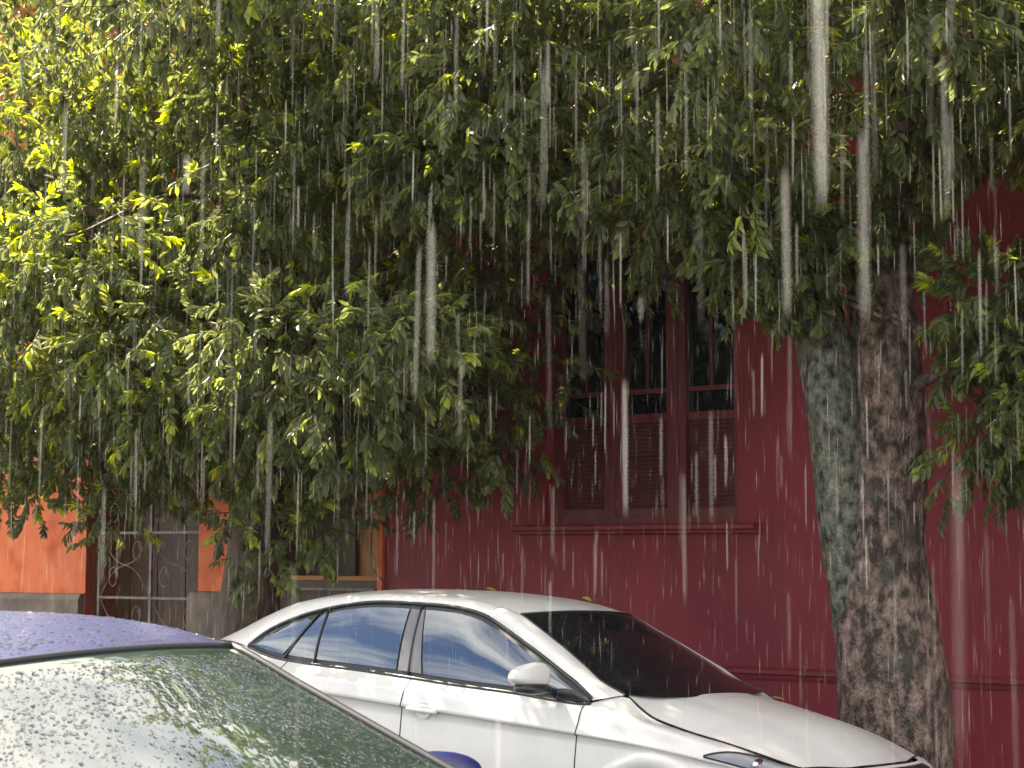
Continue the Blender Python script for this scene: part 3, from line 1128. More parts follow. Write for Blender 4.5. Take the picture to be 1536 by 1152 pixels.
ROWS_COMMON = lambda kL, kU, kS, kG: [
    ([(0.0, 0.74, 0.20), (0.6, 0.78, 0.19), (4.6, 0.78, 0.21)], 0.05, 0.05),
    ([(0.0, 0.80, 0.29), (0.6, 0.855, 0.29), (4.6, 0.85, 0.31)], 0.012, 0.01),
    ([(0.0, 0.82, 0.46), (0.6, 0.872, 0.48), (4.6, 0.87, 0.48)], 0.0, 0.0),
    ([(0.0, 0.82, 0.58), (0.6, 0.876, 0.64), (4.6, 0.872, 0.66)], 0.01, 0.0),
    ([(k[0], k[1] - 0.013, k[2]) for k in kL], 0.03, 0.02),
    ([(k[0], k[1] + 0.004, k[2] + 0.009) for k in kL], 0.034, 0.022),
    (kU, 0.06, 0.03),
    (kS, 0.08, 0.04),
    (kG, 0.10, 0.05),
]

WHITE = dict(
    length=4.48, header=5, rear=11, tail_x=3.85,
    D=[(1.187, .68, 1.007), (1.353, .65, 1.061), (1.486, .62, 1.133), (1.67, .585, 1.228), (1.841, .555, 1.31), (1.972, .54, 1.371), (2.142, .53, 1.414), (2.311, .53, 1.439), (2.6, .53, 1.452), (3.0, .53, 1.443), (3.35, .535, 1.412), (3.62, .545, 1.365), (3.85, .565, 1.28), (4.05, .59, 1.185), (4.2, .62, 1.115)],
    T=[(1.30, .80, .975), (1.422, .76, 1.042), (1.563, .72, 1.103), (1.738, .68, 1.181), (1.934, .65, 1.268), (2.05, .632, 1.318), (2.18, .62, 1.363), (2.36, .612, 1.39), (2.614, .61, 1.398), (2.95, .612, 1.394), (3.228, .62, 1.358), (3.49, .64, 1.294), (3.698, .67, 1.21), (3.80, .70, 1.14), (3.845, .725, 1.095)],
    C=[(1.0, 1.005), (1.17, 1.075), (1.32, 1.15), (1.5, 1.24), (1.68, 1.325), (1.84, 1.40), (2.02, 1.445), (2.25, 1.472), (2.56, 1.487), (2.98, 1.483), (3.3, 1.462), (3.58, 1.425), (3.82, 1.33), (4.03, 1.22), (4.2, 1.135)],
    B=[(1.30, .80, .962), (1.377, .80, .95), (1.797, .80, .975), (2.244, .80, .99), (2.523, .80, 1.005), (2.908, .79, 1.02), (3.236, .78, 1.028), (3.534, .76, 1.041), (3.705, .74, 1.064), (3.812, .725, 1.087), (3.845, .722, 1.094)],
    panes=[(1.60, 1.42, 2.42, 2.56, 'side_window'), (1.36, 1.36, 1.59, 1.41, 'mirror_sail'), (2.43, 2.565, 2.60, 2.665, 'pillar_cover'), (2.615, 2.68, 3.232, 3.285, 'side_window'), (3.25, 3.30, 3.49, 3.33, 'quarter_window'), (3.52, 3.36, 3.79, 3.70, 'quarter_window')],
    dividers=[(2.515, 2.60), (3.24, 3.29), (3.505, 3.345)],
    rows=ROWS_COMMON(
        [(0.0, .80, .66), (0.3, .80, .69), (.62, .875, .745), (1.13, .878, .79), (1.9, .880, .825), (2.5, .880, .85), (3.3, .878, .88), (4.5, .85, .89)],
        [(0.0, .78, .70), (0.3, .79, .73), (.62, .860, .795), (1.14, .862, .842), (1.6, .862, .881), (2.5, .862, .936), (3.3, .858, .968), (4.5, .82, .98)],
        [(0.0, .74, .715), (0.3, .765, .755), (.62, .825, .83), (1.0, .835, .893), (1.35, .838, .922), (2.0, .836, .945), (2.5, .836, .965), (3.3, .82, .995), (4.5, .77, 1.02)],
        [(0.0, .64, .735), (.21, .665, .742), (.425, .70, .790), (.6, .705, .825), (.8, .705, .857), (.99, .705, .900), (1.09, .69, .943), (1.187, .682, 1.0), (1.25, .735, .985), (1.30, .79, .965), (1.38, .80, .951), (1.8, .80, .976), (2.24, .80, .991), (2.52, .80, 1.006), (2.9, .79, 1.02), (3.24, .78, 1.028), (3.53, .76, 1.041), (3.705, .74, 1.064), (3.85, .72, 1.095), (4.2, .67, 1.105), (4.4, .65, 1.095), (4.5, .63, 1.05)]),
    crease={0, 4, 5, 6},
    cuts=[1.342, 2.49, 3.46],
    wheel_front=.90, wheel_rear=3.55, wheel_z=.32, arch=.375,
    hood=[((.235, .63, .742), (.17, .40, .740), (.115, 0, .742)), ((.31, .668, .764), (.277, .42, .800), (.21, 0, .815)), ((.425, .70, .795), (.434, .43, .864), (.38, 0, .892)), ((.6, .70, .829), (.637, .44, .911), (.6, 0, .948)), ((.8, .70, .863), (.867, .45, .956), (.82, 0, .990)), ((.99, .70, .908), (1.03, .45, .984), (.95, 0, 1.010)), ((1.09, .685, .952), (1.12, .44, .999), (1.0, 0, 1.016)), ((1.185, .665, 1.005), (1.185, .42, 1.008), (1.045, 0, 1.018))],
    headlight=(.20, .61, 5.2, 7.85, 5.35, 5.5), grille=[(6.2, 7.7), (2.2, 3.6)],
    handles=[(2.33, 4.45), (3.27, 4.45)], mirror=(1.54, .985, 1.066), mirror_side=-1, fold=True, cup=M['white_paint'])
white = empty('parked_car', (0.133, 9.853, 0.010), (-0.045, 0.0247, -0.66))
tag(white, 'white four door sedan with tinted windows parked beside the red wall', 'car')
wcar = make_car(white, 2.2, WHITE, M['white_paint'], M['front_glass_dark'], M['side_glass'])

BLUE = dict(
    length=3.95, header=5, rear=11, tail_x=3.5, rail_bulge=0.003, pillar_extra=0.0, seal=0.010, rail_mat=M['rubber'],
    D=[(.915, .70, .99), (1.10, .665, 1.063), (1.30, .63, 1.14), (1.50, .60, 1.216), (1.70, .57, 1.292), (1.90, .54, 1.369), (2.08, .535, 1.398), (2.3, .53, 1.415), (2.6, .53, 1.42), (2.9, .53, 1.41), (3.2, .535, 1.388), (3.5, .545, 1.35), (3.63, .57, 1.25), (3.73, .60, 1.13), (3.82, .64, 1.02)],
    T=[(1.04, .80, .955), (1.20, .755, 1.04), (1.40, .715, 1.11), (1.60, .68, 1.18), (1.80, .65, 1.25), (1.98, .625, 1.315), (2.12, .615, 1.348), (2.32, .61, 1.362), (2.6, .61, 1.366), (2.9, .612, 1.355), (3.12, .62, 1.325), (3.3, .635, 1.27), (3.42, .66, 1.19), (3.5, .70, 1.11), (3.54, .73, 1.06)],
    C=[(.76, 1.0), (.97, 1.085), (1.19, 1.165), (1.40, 1.245), (1.61, 1.325), (1.82, 1.404), (2.0, 1.435), (2.25, 1.455), (2.6, 1.463), (2.9, 1.455), (3.2, 1.435), (3.52, 1.40), (3.66, 1.29), (3.76, 1.16), (3.85, 1.03)],
    B=[(1.04, .80, .945), (1.2, .81, .95), (1.6, .81, .965), (2.2, .81, .985), (2.6, .80, 1.0), (3.0, .785, 1.02), (3.3, .76, 1.035), (3.45, .745, 1.048), (3.54, .735, 1.056)],
    panes=[(1.66, 1.42, 2.28, 2.36, 'side_window'), (1.12, 1.12, 1.65, 1.41, 'mirror_sail'), (2.29, 2.37, 2.42, 2.46, 'pillar_cover'), (2.43, 2.47, 3.12, 3.05, 'side_window'), (3.15, 3.08, 3.48, 3.40, 'quarter_window')],
    dividers=[(2.355, 2.415), (3.135, 3.065)],
    rows=ROWS_COMMON(
        [(0.0, .78, .64), (0.3, .79, .67), (.62, .86, .72), (1.1, .865, .78), (2.0, .868, .83), (3.0, .866, .86), (4.0, .84, .87)],
        [(0.0, .76, .69), (0.3, .78, .72), (.62, .845, .785), (1.1, .852, .84), (2.0, .852, .90), (3.0, .846, .95), (4.0, .80, .96)],
        [(0.0, .72, .71), (0.3, .75, .75), (.62, .81, .82), (1.0, .83, .895), (2.0, .835, .935), (3.0, .815, .985), (4.0, .76, .99)],
        [(0.0, .62, .735), (.2, .65, .75), (.4, .69, .80), (.6, .70, .86), (.76, .70, .915), (.86, .70, .965), (.93, .705, .985), (1.0, .765, .965), (1.06, .80, .945), (1.6, .81, .966), (2.2, .81, .986), (2.6, .80, 1.001), (3.0, .785, 1.021), (3.3, .76, 1.036), (3.54, .735, 1.056), (3.75, .69, 1.03), (4.0, .62, .98)]),
    crease={0, 4, 5, 6},
    cuts=[1.10, 2.33, 3.16],
    wheel_front=.74, wheel_rear=3.18, wheel_z=.30, arch=.36,
    hood=[((.20, .62, .745), (.15, .40, .745), (.105, 0, .75)), ((.27, .66, .768), (.22, .42, .795), (.17, 0, .805)), ((.4, .685, .805), (.36, .42, .85), (.31, 0, .865)), ((.5, .69, .835), (.48, .42, .885), (.43, 0, .905)), ((.6, .69, .862), (.6, .42, .92), (.55, 0, .945)), ((.72, .69, .905), (.72, .42, .955), (.66, 0, .975)), ((.83, .685, .955), (.82, .42, .98), (.74, 0, .992)), ((.915, .67, .993), (.89, .42, .996), (.80, 0, 1.004))],
    headlight=(.16, .55, 5.2, 7.9, 5.6, 6.6), grille=[(6.0, 7.4), (2.2, 3.6)],
    handles=[(2.17, 4.45), (3.0, 4.45)], mirror=(1.69, .925, 1.035), mirror_side=1, cup=M['blue_paint'])
blue = empty('parked_car', (-0.972, 3.44, 0.118), (0.075, 0.0, -0.816))
tag(blue, 'dark blue hatchback covered in raindrops, nearest to the camera', 'car')
bcar = make_car(blue, 2.0, BLUE, M['blue_paint'], M['green_glass'], M['side_glass'])


# ------------------------------------------------------------------ trees
def leaf_template(Lf, Wf, fold, droop):
    """6 points, 2 quads, folded along the midrib; along +x, up +z"""
    v = np.array([(0, 0, 0), (0.34 * Lf, Wf * 0.46, fold * Wf), (0.72 * Lf, Wf * 0.40, fold * Wf - droop * Lf * 0.5), (Lf, 0, -droop * Lf),
                  (0.72 * Lf, -Wf * 0.40, fold * Wf - droop * Lf * 0.5), (0.34 * Lf, -Wf * 0.46, fold * Wf)], np.float32)
    f = np.array([(0, 3, 2, 1), (0, 5, 4, 3)], np.int32)
    return v, f


def frame_from(dirs, ups):
    x = dirs / (np.linalg.norm(dirs, axis=1, keepdims=True) + 1e-9)
    y = np.cross(ups, x)
    y /= (np.linalg.norm(y, axis=1, keepdims=True) + 1e-9)
    z = np.cross(x, y)
    return np.stack([x, y, z], 2)          # columns


def make_spray(n_leaf, length, young_sunlit, rng):
    """a twig along +x with leaves round it: returns V, F(quads), tint"""
    V, F, A = [], [], []
    base = 0
    # twig as a thin 3-sided prism
    tw = []
    for i in range(3):
        t = i / 2
        c = np.array([t * length, 0.0, -0.06 * length * t * t])
        r = 0.0042 * (1 - 0.6 * t)
        for k in range(3):
            an = 2 * math.pi * k / 3
            tw.append(c + np.array([0, r * math.cos(an), r * math.sin(an)]))
    V.append(np.array(tw, np.float32))
    q = []
    for i in range(2):
        for k in range(3):
            q.append((i * 3 + k, i * 3 + (k + 1) % 3, (i + 1) * 3 + (k + 1) % 3, (i + 1) * 3 + k))
    F.append(np.array(q, np.int32))
    A.append(np.full(9, 0.0))
    base = 9
    for i in range(n_leaf):
        t = 0.12 + 0.88 * ((i + rng.uniform(0, 0.7)) / n_leaf) ** 0.75
        az = i * 2.4 + rng.uniform(-0.5, 0.5)
        spread = rng.uniform(0.55, 1.15) * (1.1 - 0.45 * t)
        d = np.array([math.cos(spread), math.sin(spread) * math.cos(az), math.sin(spread) * math.sin(az) - 0.5])
        Lf = rng.uniform(0.046, 0.092)
        v, f = leaf_template(Lf, Lf * rng.uniform(0.33, 0.44), rng.uniform(0.05, 0.28), rng.uniform(0.0, 0.30))
        up = np.array([rng.uniform(-0.4, 0.4), rng.uniform(-0.6, 0.6), 1.0])
        Fm = frame_from(d[None], up[None])[0]
        v = v @ Fm.T + np.array([t * length, 0, -0.06 * length * t * t])
        V.append(v.astype(np.float32))
        F.append(f + base)
        y = np.clip((0.65 if t > 0.7 else 0.3) * young_sunlit + rng.normal(0.32, 0.20), 0, 1)
        A.append(np.full(6, y))
        base += 6
    return np.concatenate(V), np.concatenate(F), np.concatenate(A)


SPRAYS = [make_spray(int(RNG.integers(19, 26)), RNG.uniform(0.15, 0.27), sun_yg, RNG) for sun_yg in (0.0, 0.0, 0.1, 0.1, 0.25, 0.4, 0.8, 1.0)]
SPRAY_MESH = []
for i, (v, f, a) in enumerate(SPRAYS):
    o = big_mesh('leaf_spray', v, f, M['leaf'], attr=a)
    SPRAY_MESH.append(o.data)
    bpy.data.objects.remove(o)


def bark_tube(mb, path, seg=56, step=0.035, lump=0.05, ridge=0.035, seed=0.0):
    """path of (s, n, z, r): uneven trunk, in local street coordinates"""
    pts = spline([p[:3] for p in path], 14)
    rk = spline([(p[3], 0, 0) for p in path], 14)
    rows = []
    for i, p in enumerate(pts):
        t = (pts[min(i + 1, len(pts) - 1)] - pts[max(i - 1, 0)]).normalized()
        a = Vector((1, 0, 0)) - t * t.x
        a.normalize()
        b = t.cross(a)
        row = []
        for k in range(seg):
            an = 2 * math.pi * k / seg
            dr = a * math.cos(an) + b * math.sin(an)
            q = p + dr * rk[i].x
            f = 1 + lump * noise.noise((q.x * 2.2 + seed, q.y * 2.2, q.z * 1.4)) * 2.2 + ridge * noise.noise((q.x * 9 + seed, q.y * 9, q.z * 2.5)) * 2.0 + 0.03 * noise.noise((q.x * 26, q.y * 26 + seed, q.z * 12))
            row.append(p + dr * (rk[i].x * f))
        row.append(row[0])
        rows.append(row)
    nc = seg
    v = [q for r_ in rows for q in r_[:-1]]
    fc = []
    for i in range(len(rows) - 1):
        for k in range(nc):
            fc.append((i * nc + k, i * nc + (k + 1) % nc, (i + 1) * nc + (k + 1) % nc, (i + 1) * nc + k))
    fc.append(tuple((len(rows) - 1) * nc + k for k in range(nc)))
    mb.add(v, fc)


def make_tree(name, label, base, stems, mats, crown, limbs, seed, n_parts=300):
    """base (s,n,z); stems: lists of (s,n,z,r) relative; crown: dict with clumps [(s,n,z,r,lit)] relative"""
    root = empty(name, SN(*base), (0, 0, STREET))
    tag(root, label, 'tree', 'street trees in front of the houses')
    for path, m in zip(stems, mats):
        mb = MB()
        bark_tube(mb, path, seed=seed)
        mb.build('trunk', m, root, True)
    rng = np.random.default_rng(seed)
    for (a, b, r0, r1) in limbs:
        A, Bv = Vector(a), Vector(b)
        mid = A.lerp(Bv, 0.5) + Vector((rng.uniform(-.2, .2), rng.uniform(-.2, .2), rng.uniform(0, .3)))
        mb = MB()
        mb.tube(spline([A, A.lerp(mid, 0.5) + Vector((0, 0, .05)), mid, Bv], 5), list(np.linspace(r0, r1, 16)), 10)
        mb.build('limb', mats[0], root, True)
    # thin branches reaching into the leaves
    tops = [Vector(l_[1]) for l_ in limbs] + [Vector(l_[0]).lerp(Vector(l_[1]), 0.6) for l_ in limbs]
    for q_ in rng.choice(len(crown), min(60, len(crown)), replace=False):
        e_ = Vector(crown[q_][:3])
        a_ = min(tops, key=lambda t_: (t_ - e_).length)
        m_ = a_.lerp(e_, 0.5) + Vector((0, 0, rng.uniform(0.02, 0.22)))
        if (e_ - a_).length > 2.6:
            continue
        MB().tube(spline([a_, m_, e_, e_ + Vector((e_.x - a_.x, e_.y - a_.y, -0.1)) * 0.12], 5), list(np.linspace(0.022, 0.005, 16)), 5).build('branch', mats[0], root, True)
    # sprays on the clumps
    pos, dirs, ups, kinds, scl = [], [], [], [], []
    for (cs, cn, cz, cr, sun_yg, cnt) in crown:
        n = cnt
        u = rng.normal(size=(n, 3))
        u /= np.linalg.norm(u, axis=1, keepdims=True)
        rad = cr * rng.uniform(0.45, 1.0, (n, 1)) ** 0.6
        p = np.array([cs, cn, cz]) + u * rad * np.array([1.0, 1.0, 0.8])
        d = u + rng.normal(0, 0.35, (n, 3)) + np.array([0, 0, -0.42])
        pos.append(p)
        dirs.append(d)
        ups.append(np.stack([rng.normal(0, 0.3, n), rng.normal(0, 0.3, n), np.ones(n)], 1))
        hi = np.clip(u[:, 2] * 0.5 + 0.35, 0, 1) * sun_yg  # paler sprays on clump tops: sunlight put into the leaf colour
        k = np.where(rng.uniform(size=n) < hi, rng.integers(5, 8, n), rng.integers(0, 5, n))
        kinds.append(k)
        scl.append(rng.uniform(0.75, 1.2, n))
    pos, dirs, ups, kinds, scl = map(np.concatenate, (pos, dirs, ups, kinds, scl))
    FR = frame_from(dirs, ups)
    # the sprays that show largest stand alone: nearest to the street and inside the view
    wx = base[0] + pos[:, 0]
    wn = base[1] + pos[:, 1]
    score = wn + 0.25 * rng.uniform(size=len(wn)) + 9 * (wx < -11.6) + 9 * (wx > -2.9) + 9 * (base[2] + pos[:, 2] > 5.3)
    order = np.argsort(score)
    single, rest = order[:n_parts], order[n_parts:]
    for i in single:
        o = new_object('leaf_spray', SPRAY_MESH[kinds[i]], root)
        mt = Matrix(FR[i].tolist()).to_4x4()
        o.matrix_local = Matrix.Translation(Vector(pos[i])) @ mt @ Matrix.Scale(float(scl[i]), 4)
    Vs, Fs, As = [], [], []
    off = 0
    for k in range(len(SPRAYS)):
        idx = rest[kinds[rest] == k]
        if len(idx) == 0:
            continue
        v, f, a = SPRAYS[k]
        W = np.einsum('nij,vj->nvi', FR[idx], v) * scl[idx][:, None, None] + pos[idx][:, None, :]
        nvt = len(v)
        Fk = f[None] + (np.arange(len(idx)) * nvt)[:, None, None] + off
        Vs.append(W.reshape(-1, 3))
        Fs.append(Fk.reshape(-1, 4))
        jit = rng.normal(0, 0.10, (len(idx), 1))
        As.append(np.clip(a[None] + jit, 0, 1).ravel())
        off += len(idx) * nvt
    o = big_mesh('crown', np.concatenate(Vs), np.concatenate(Fs), M['leaf'], root, attr=np.concatenate(As))
    o["kind"] = "stuff"
    return root


def crown_clumps(rng, box, low, top, base, n, rmin=0.26, rmax=0.44, sun_yg=lambda s, n, z: 0.2, cnt=24, hollow=None, mind=0.30, extra=(), gap=-0.10):
    """rejection-sampled clump centres in street coordinates, returned relative to base"""
    out = []
    tries = 0
    while len(out) < n and tries < n * 400:
        tries += 1
        s, nn, z = rng.uniform(*box[0]), rng.uniform(*box[1]), rng.uniform(*box[2])
        r = rng.uniform(rmin, rmax)
        if z - r * 0.8 < low(s, nn) or z > top(s, nn):
            continue
        if hollow and hollow(s, nn, z) and rng.uniform() < 0.3:
            continue
        if nn < 10.3 and noise.noise((s * 0.95 + 3.1, nn * 0.8, z * 1.25)) < gap:
            continue
        if any((s - a[0]) ** 2 + (nn - a[1]) ** 2 + (z - a[2]) ** 2 < (mind * (0.75 + rng.uniform() * 0.5)) ** 2 for a in out):
            continue
        out.append((s, nn, z, r))
    out += list(extra)
    return [(a[0] - base[0], a[1] - base[1], a[2] - base[2], a[3], sun_yg(a[0], a[1], a[2]), int(cnt * (a[3] / 0.35) ** 1.3 * (0.55 if a[1] > 10.2 else 1.0) * (0.62 if a[2] > 5.7 else 1.0))) for a in out]


rngt = np.random.default_rng(5)
LOWL = [(-14, 2.6), (-12.6, 2.3), (-11.41, 2.2), (-11.16, 2.10), (-10.93, 2.3), (-10.68, 2.0), (-10.38, 2.08), (-9.95, 1.95), (-9.56, 1.95), (-9.3, 2.35), (-9.17, 2.55), (-9.0, 2.15), (-8.85, 1.95), (-8.36, 1.85), (-8.17, 1.85), (-7.75, 1.80), (-7.6, 1.85), (-7.5, 2.25), (-7.28, 2.08), (-7.06, 2.25), (-7.0, 2.5), (-6.85, 2.6), (-6.7, 3.0), (-6.55, 3.4), (-6.4, 3.8), (-5.2, 4.4)]
lx, lz = [a[0] for a in LOWL], [a[1] for a in LOWL]


def low_left(s, n):
    # the leaves hang lowest over the kerb; outside and above, the crown rounds off
    return float(np.interp(s * 9.3 / max(n, 5) if n < 9.3 else s, lx, lz)) + 0.22 * max(0, 8.7 - n) ** 1.5 + 0.25 * max(0, n - 10.2)


def top_left(s, n):
    e = ((s + 8.9) / 4.0) ** 2 * 0.75 + ((n - 10.2) / 2.8) ** 2
    wave = 0.45 * noise.noise((s * 0.8, n * 0.9, 7.7)) + 0.35 * noise.noise((s * 1.9, n * 1.6, 2.2))
    return 3.1 + 3.5 * max(0.0, 1 - e) ** 0.75 + wave if e < 1 else -9


bl = (-9.16, 9.85, 0.06)
hang = [(-9.72, 8.95, 1.92, .16), (-9.85, 9.0, 2.1, .2), (-8.22, 8.9, 1.72, .17), (-8.30, 8.95, 1.95, .2), (-7.83, 9.0, 1.78, .18), (-7.95, 9.0, 2.0, .2), (-10.70, 9.1, 2.12, .16), (-11.2, 9.2, 2.2, .17), (-7.7, 9.1, 1.95, .2), (-7.25, 9.3, 2.15, .17), (-8.75, 9.2, 2.0, .17), (-6.45, 9.4, 2.35, .17)]
for _ in range(70):
    hang.append((rngt.uniform(-14.4, -11.2), rngt.uniform(10.0, 11.1), rngt.uniform(4.3, 7.9), rngt.uniform(.3, .42)))
for _ in range(10):
    hang.append((rngt.uniform(-12.2, -11.1), rngt.uniform(9.0, 9.8), rngt.uniform(2.45, 3.0), rngt.uniform(.2, .28)))
for _ in range(30):
    hang.append((rngt.uniform(-13.6, -11.3), rngt.uniform(9.5, 10.8), rngt.uniform(5.7, 7.6), rngt.uniform(.3, .42)))
for _ in range(26):
    hang.append((rngt.uniform(-11.6, -8.5), rngt.uniform(10.6, 11.2), rngt.uniform(3.2, 6.6), rngt.uniform(.3, .42)))
cl = crown_clumps(rngt, ((-13.2, -5.3), (7.6, 11.2), (1.6, 6.8)), low_left, top_left, bl, 480,
                  sun_yg=lambda s, n, z: 1.3 if s < -8.0 else 0.3, cnt=26,  # more pale sprays on the left paint the sunlit part of the crown
                  hollow=lambda s, n, z: n > 9.6 and 2.8 < z < 5.0, extra=hang)
make_tree('street_tree', 'leafy green tree with a dark trunk in front of the orange house', bl,
          [[(0.02, 0, -0.2, .34), (0.0, 0, 0.25, .25), (-0.02, 0, 0.8, .22), (0.0, 0, 1.3, .225), (0.03, 0, 1.7, .20), (0.02, 0.02, 2.2, .19), (-0.05, 0.03, 2.8, .18), (0.0, 0.0, 3.4, .15), (0.1, -0.1, 4.4, .09), (0.15, -0.1, 5.4, .04)]],
          [M['bark_dark']], cl,
          [((-0.03, 0, 2.5), (-2.4, -0.6, 3.7), .10, .03), ((0, 0, 2.7), (2.0, -0.5, 3.9), .10, .03), ((0, 0, 3.0), (-1.2, -1.3, 4.6), .09, .03), ((0, 0, 3.1), (1.0, -1.2, 4.9), .08, .03), ((0, 0, 2.8), (-1.0, 0.9, 4.6), .08, .03), ((0, 0, 2.9), (1.4, 0.9, 4.4), .08, .03)], 21)

LOWR = [(-7.4, 4.4), (-6.6, 3.7), (-6.2, 3.5), (-5.89, 3.45), (-5.39, 3.42), (-4.74, 3.4), (-4.35, 3.35), (-4.15, 3.75), (-3.9, 3.85), (-3.56, 3.78), (-3.3, 4.0), (-2.96, 3.85), (-2.4, 3.5), (-1.5, 3.3), (0.5, 3.6)]
rx, rz = [a[0] for a in LOWR], [a[1] for a in LOWR]


def low_right(s, n):
    return float(np.interp(s * 9.3 / max(n, 5) if n < 9.3 else s, rx, rz)) + 0.15 * max(0, 8.6 - n) ** 1.5 + 0.30 * max(0, n - 9.8)


def top_right(s, n):
    e = ((s + 3.9) / 3.9) ** 2 + ((n - 9.5) / 2.6) ** 2
    return 3.4 + 3.9 * math.sqrt(max(0.0, 1 - e)) if e < 1 else -9


br = (-4.02, 9.85, 0.06)
side = []
for _ in range(58):
    s_, z_ = rngt.uniform(-3.30, -2.35), rngt.uniform(2.22, 3.18)
    if s_ < -3.35 and z_ > 3.0:
        continue
    side.append((s_, rngt.uniform(9.1, 9.7), z_, rngt.uniform(.18, .28)))
for _ in range(24):
    side.append((rngt.uniform(-4.75, -3.55), rngt.uniform(9.15, 9.6), rngt.uniform(3.3, 4.0), rngt.uniform(.18, .28)))
for _ in range(16):
    side.append((rngt.uniform(-3.7, -2.4), rngt.uniform(9.0, 9.9), rngt.uniform(4.05, 4.6), rngt.uniform(.2, .3)))
for _ in range(115):  # clumps added mostly above the view to shade the white car
    side.append((rngt.uniform(-9.4, -4.8), rngt.uniform(7.3, 10.0), rngt.uniform(5.0, 7.2), rngt.uniform(.3, .42)))
cr = crown_clumps(rngt, ((-7.4, -0.3), (7.5, 11.2), (3.2, 7.4)), low_right, top_right, br, 420, sun_yg=lambda s, n, z: 0.6 if (s > -3.6 and z < 3.3) else 0.15, cnt=22,
                  hollow=lambda s, n, z: n > 9.6 and 4.0 < z < 5.6, extra=side)
make_tree('street_tree', 'thick twin stemmed tree with brown bark standing behind the white sedan', br,
          [[(0.06, 0, -0.2, .46), (0.05, 0, 0.15, .36), (0.04, 0, 0.45, .315), (0.0, 0, 0.95, .325), (-0.04, 0, 1.38, .295), (-0.03, 0, 1.75, .255), (0.02, 0.02, 2.15, .215), (0.02, 0.03, 2.55, .215), (0.0, 0.05, 2.95, .20), (-0.03, 0.05, 3.35, .185), (0.05, 0.05, 4.1, .14), (0.25, 0, 5.2, .07), (0.3, 0, 6.2, .03)],
           [(0.0, -0.02, 0.7, .20), (-0.06, -0.05, 1.1, .235), (-0.13, -0.07, 1.5, .205), (-0.20, -0.08, 1.9, .19), (-0.25, -0.08, 2.25, .178), (-0.30, -0.08, 2.65, .178), (-0.38, -0.06, 3.0, .165), (-0.50, -0.05, 3.4, .14), (-0.85, -0.1, 4.1, .10), (-1.2, -0.2, 5.0, .06), (-1.4, -0.2, 5.9, .03)]],
          [M['bark_main'], M['bark_moss']], cr,
          [((0.0, 0.05, 3.2), (1.9, -0.4, 4.6), .10, .03), ((-0.5, -0.05, 3.2), (-2.4, -0.4, 4.5), .09, .03), ((0, 0.05, 3.5), (0.6, -1.3, 5.0), .08, .03), ((-0.7, -0.1, 3.8), (-1.5, -1.3, 5.2), .07, .03), ((0, 0.05, 3.4), (0.8, 0.9, 5.0), .08, .03), ((0.1, 0, 2.6), (0.95, -0.35, 2.9), .045, .012)], 33)


# ------------------------------------------------------------------ inside the blue car
def bl_part(mb, name, m, smooth=True, parent=blue):
    return mb.build(name, m, parent, smooth)


bx = lambda x: 2.0 - x
dash = MB()
prof = [(1.02, 0.93), (1.12, 0.955), (1.28, 0.945), (1.36, 0.90), (1.38, 0.72), (1.30, 0.55)]
dash.grid([[(bx(x), y, z + 0.03 * math.exp(-((y - 0.35) / 0.2) ** 2)) for (x, z) in prof] for y in np.linspace(-0.70, 0.70, 29)])
bl_part(dash, 'dashboard', noisy('grey dashboard plastic', (0.07, 0.075, 0.075), (0.10, 0.105, 0.105), 30, rough=(0.5, 0.7), bump=0.1))
whl = MB()
c, ax, up_ = Vector((bx(1.52), 0.36, 0.90)), Vector((0.80, 0, 0.60)).normalized(), None
u1 = Vector((0, 1, 0))
u2 = ax.cross(u1).normalized()
whl.tube([c + (u1 * math.cos(t) + u2 * math.sin(t)) * 0.185 for t in np.linspace(0, 2 * math.pi, 41)], 0.016, 8, False)
for t in (0.0, math.pi, -math.pi / 2):
    whl.tube([c + ax * 0.02, c + (u1 * math.cos(t) + u2 * math.sin(t)) * 0.185], 0.018, 6)
whl.ellipsoid(tuple(c), (0.05, 0.07, 0.06), 12, 8)
whl.tube([c, c + ax * 0.25], 0.03, 8)
bl_part(whl, 'steering_wheel', M['plastic'])
for y in (-0.36, 0.36):
    st_ = MB()
    st_.ellipsoid((bx(2.10), y, 0.52), (0.27, 0.25, 0.11), 16, 10, 0.7)
    st_.ellipsoid((bx(2.42), y, 0.86), (0.10, 0.24, 0.36), 16, 10, 0.7)
    so = bl_part(st_, 'seat', M['seat_cloth'])
    bl_part(MB().ellipsoid((bx(2.50), y, 1.22), (0.05, 0.13, 0.085), 14, 8, 0.7), 'headrest', M['seat_cloth'], True, so)
bl_part(MB().ellipsoid((bx(3.0), 0, 0.75), (0.15, 0.62, 0.38), 16, 10, 0.6), 'rear_seat', M['seat_cloth'])
rm = bl_part(MB().ellipsoid((bx(1.62), 0.02, 1.275), (0.02, 0.11, 0.035), 14, 8, 0.6), 'rear_view_mirror', M['plastic'])
mb = MB()
mb.tube([(bx(1.63), 0.03, 1.24), (bx(1.628), 0.035, 1.20), (bx(1.635), 0.028, 1.155)], 0.003, 5)
mb.box(bx(1.64), bx(1.625), 0.008, 0.052, 1.13, 1.16)
bl_part(mb, 'ribbon', principled('red cloth', (0.6, 0.03, 0.02), 0.7), False, rm)

# skins of the screen and the roof, for stickers and drops
cross_b = bcar['cross']


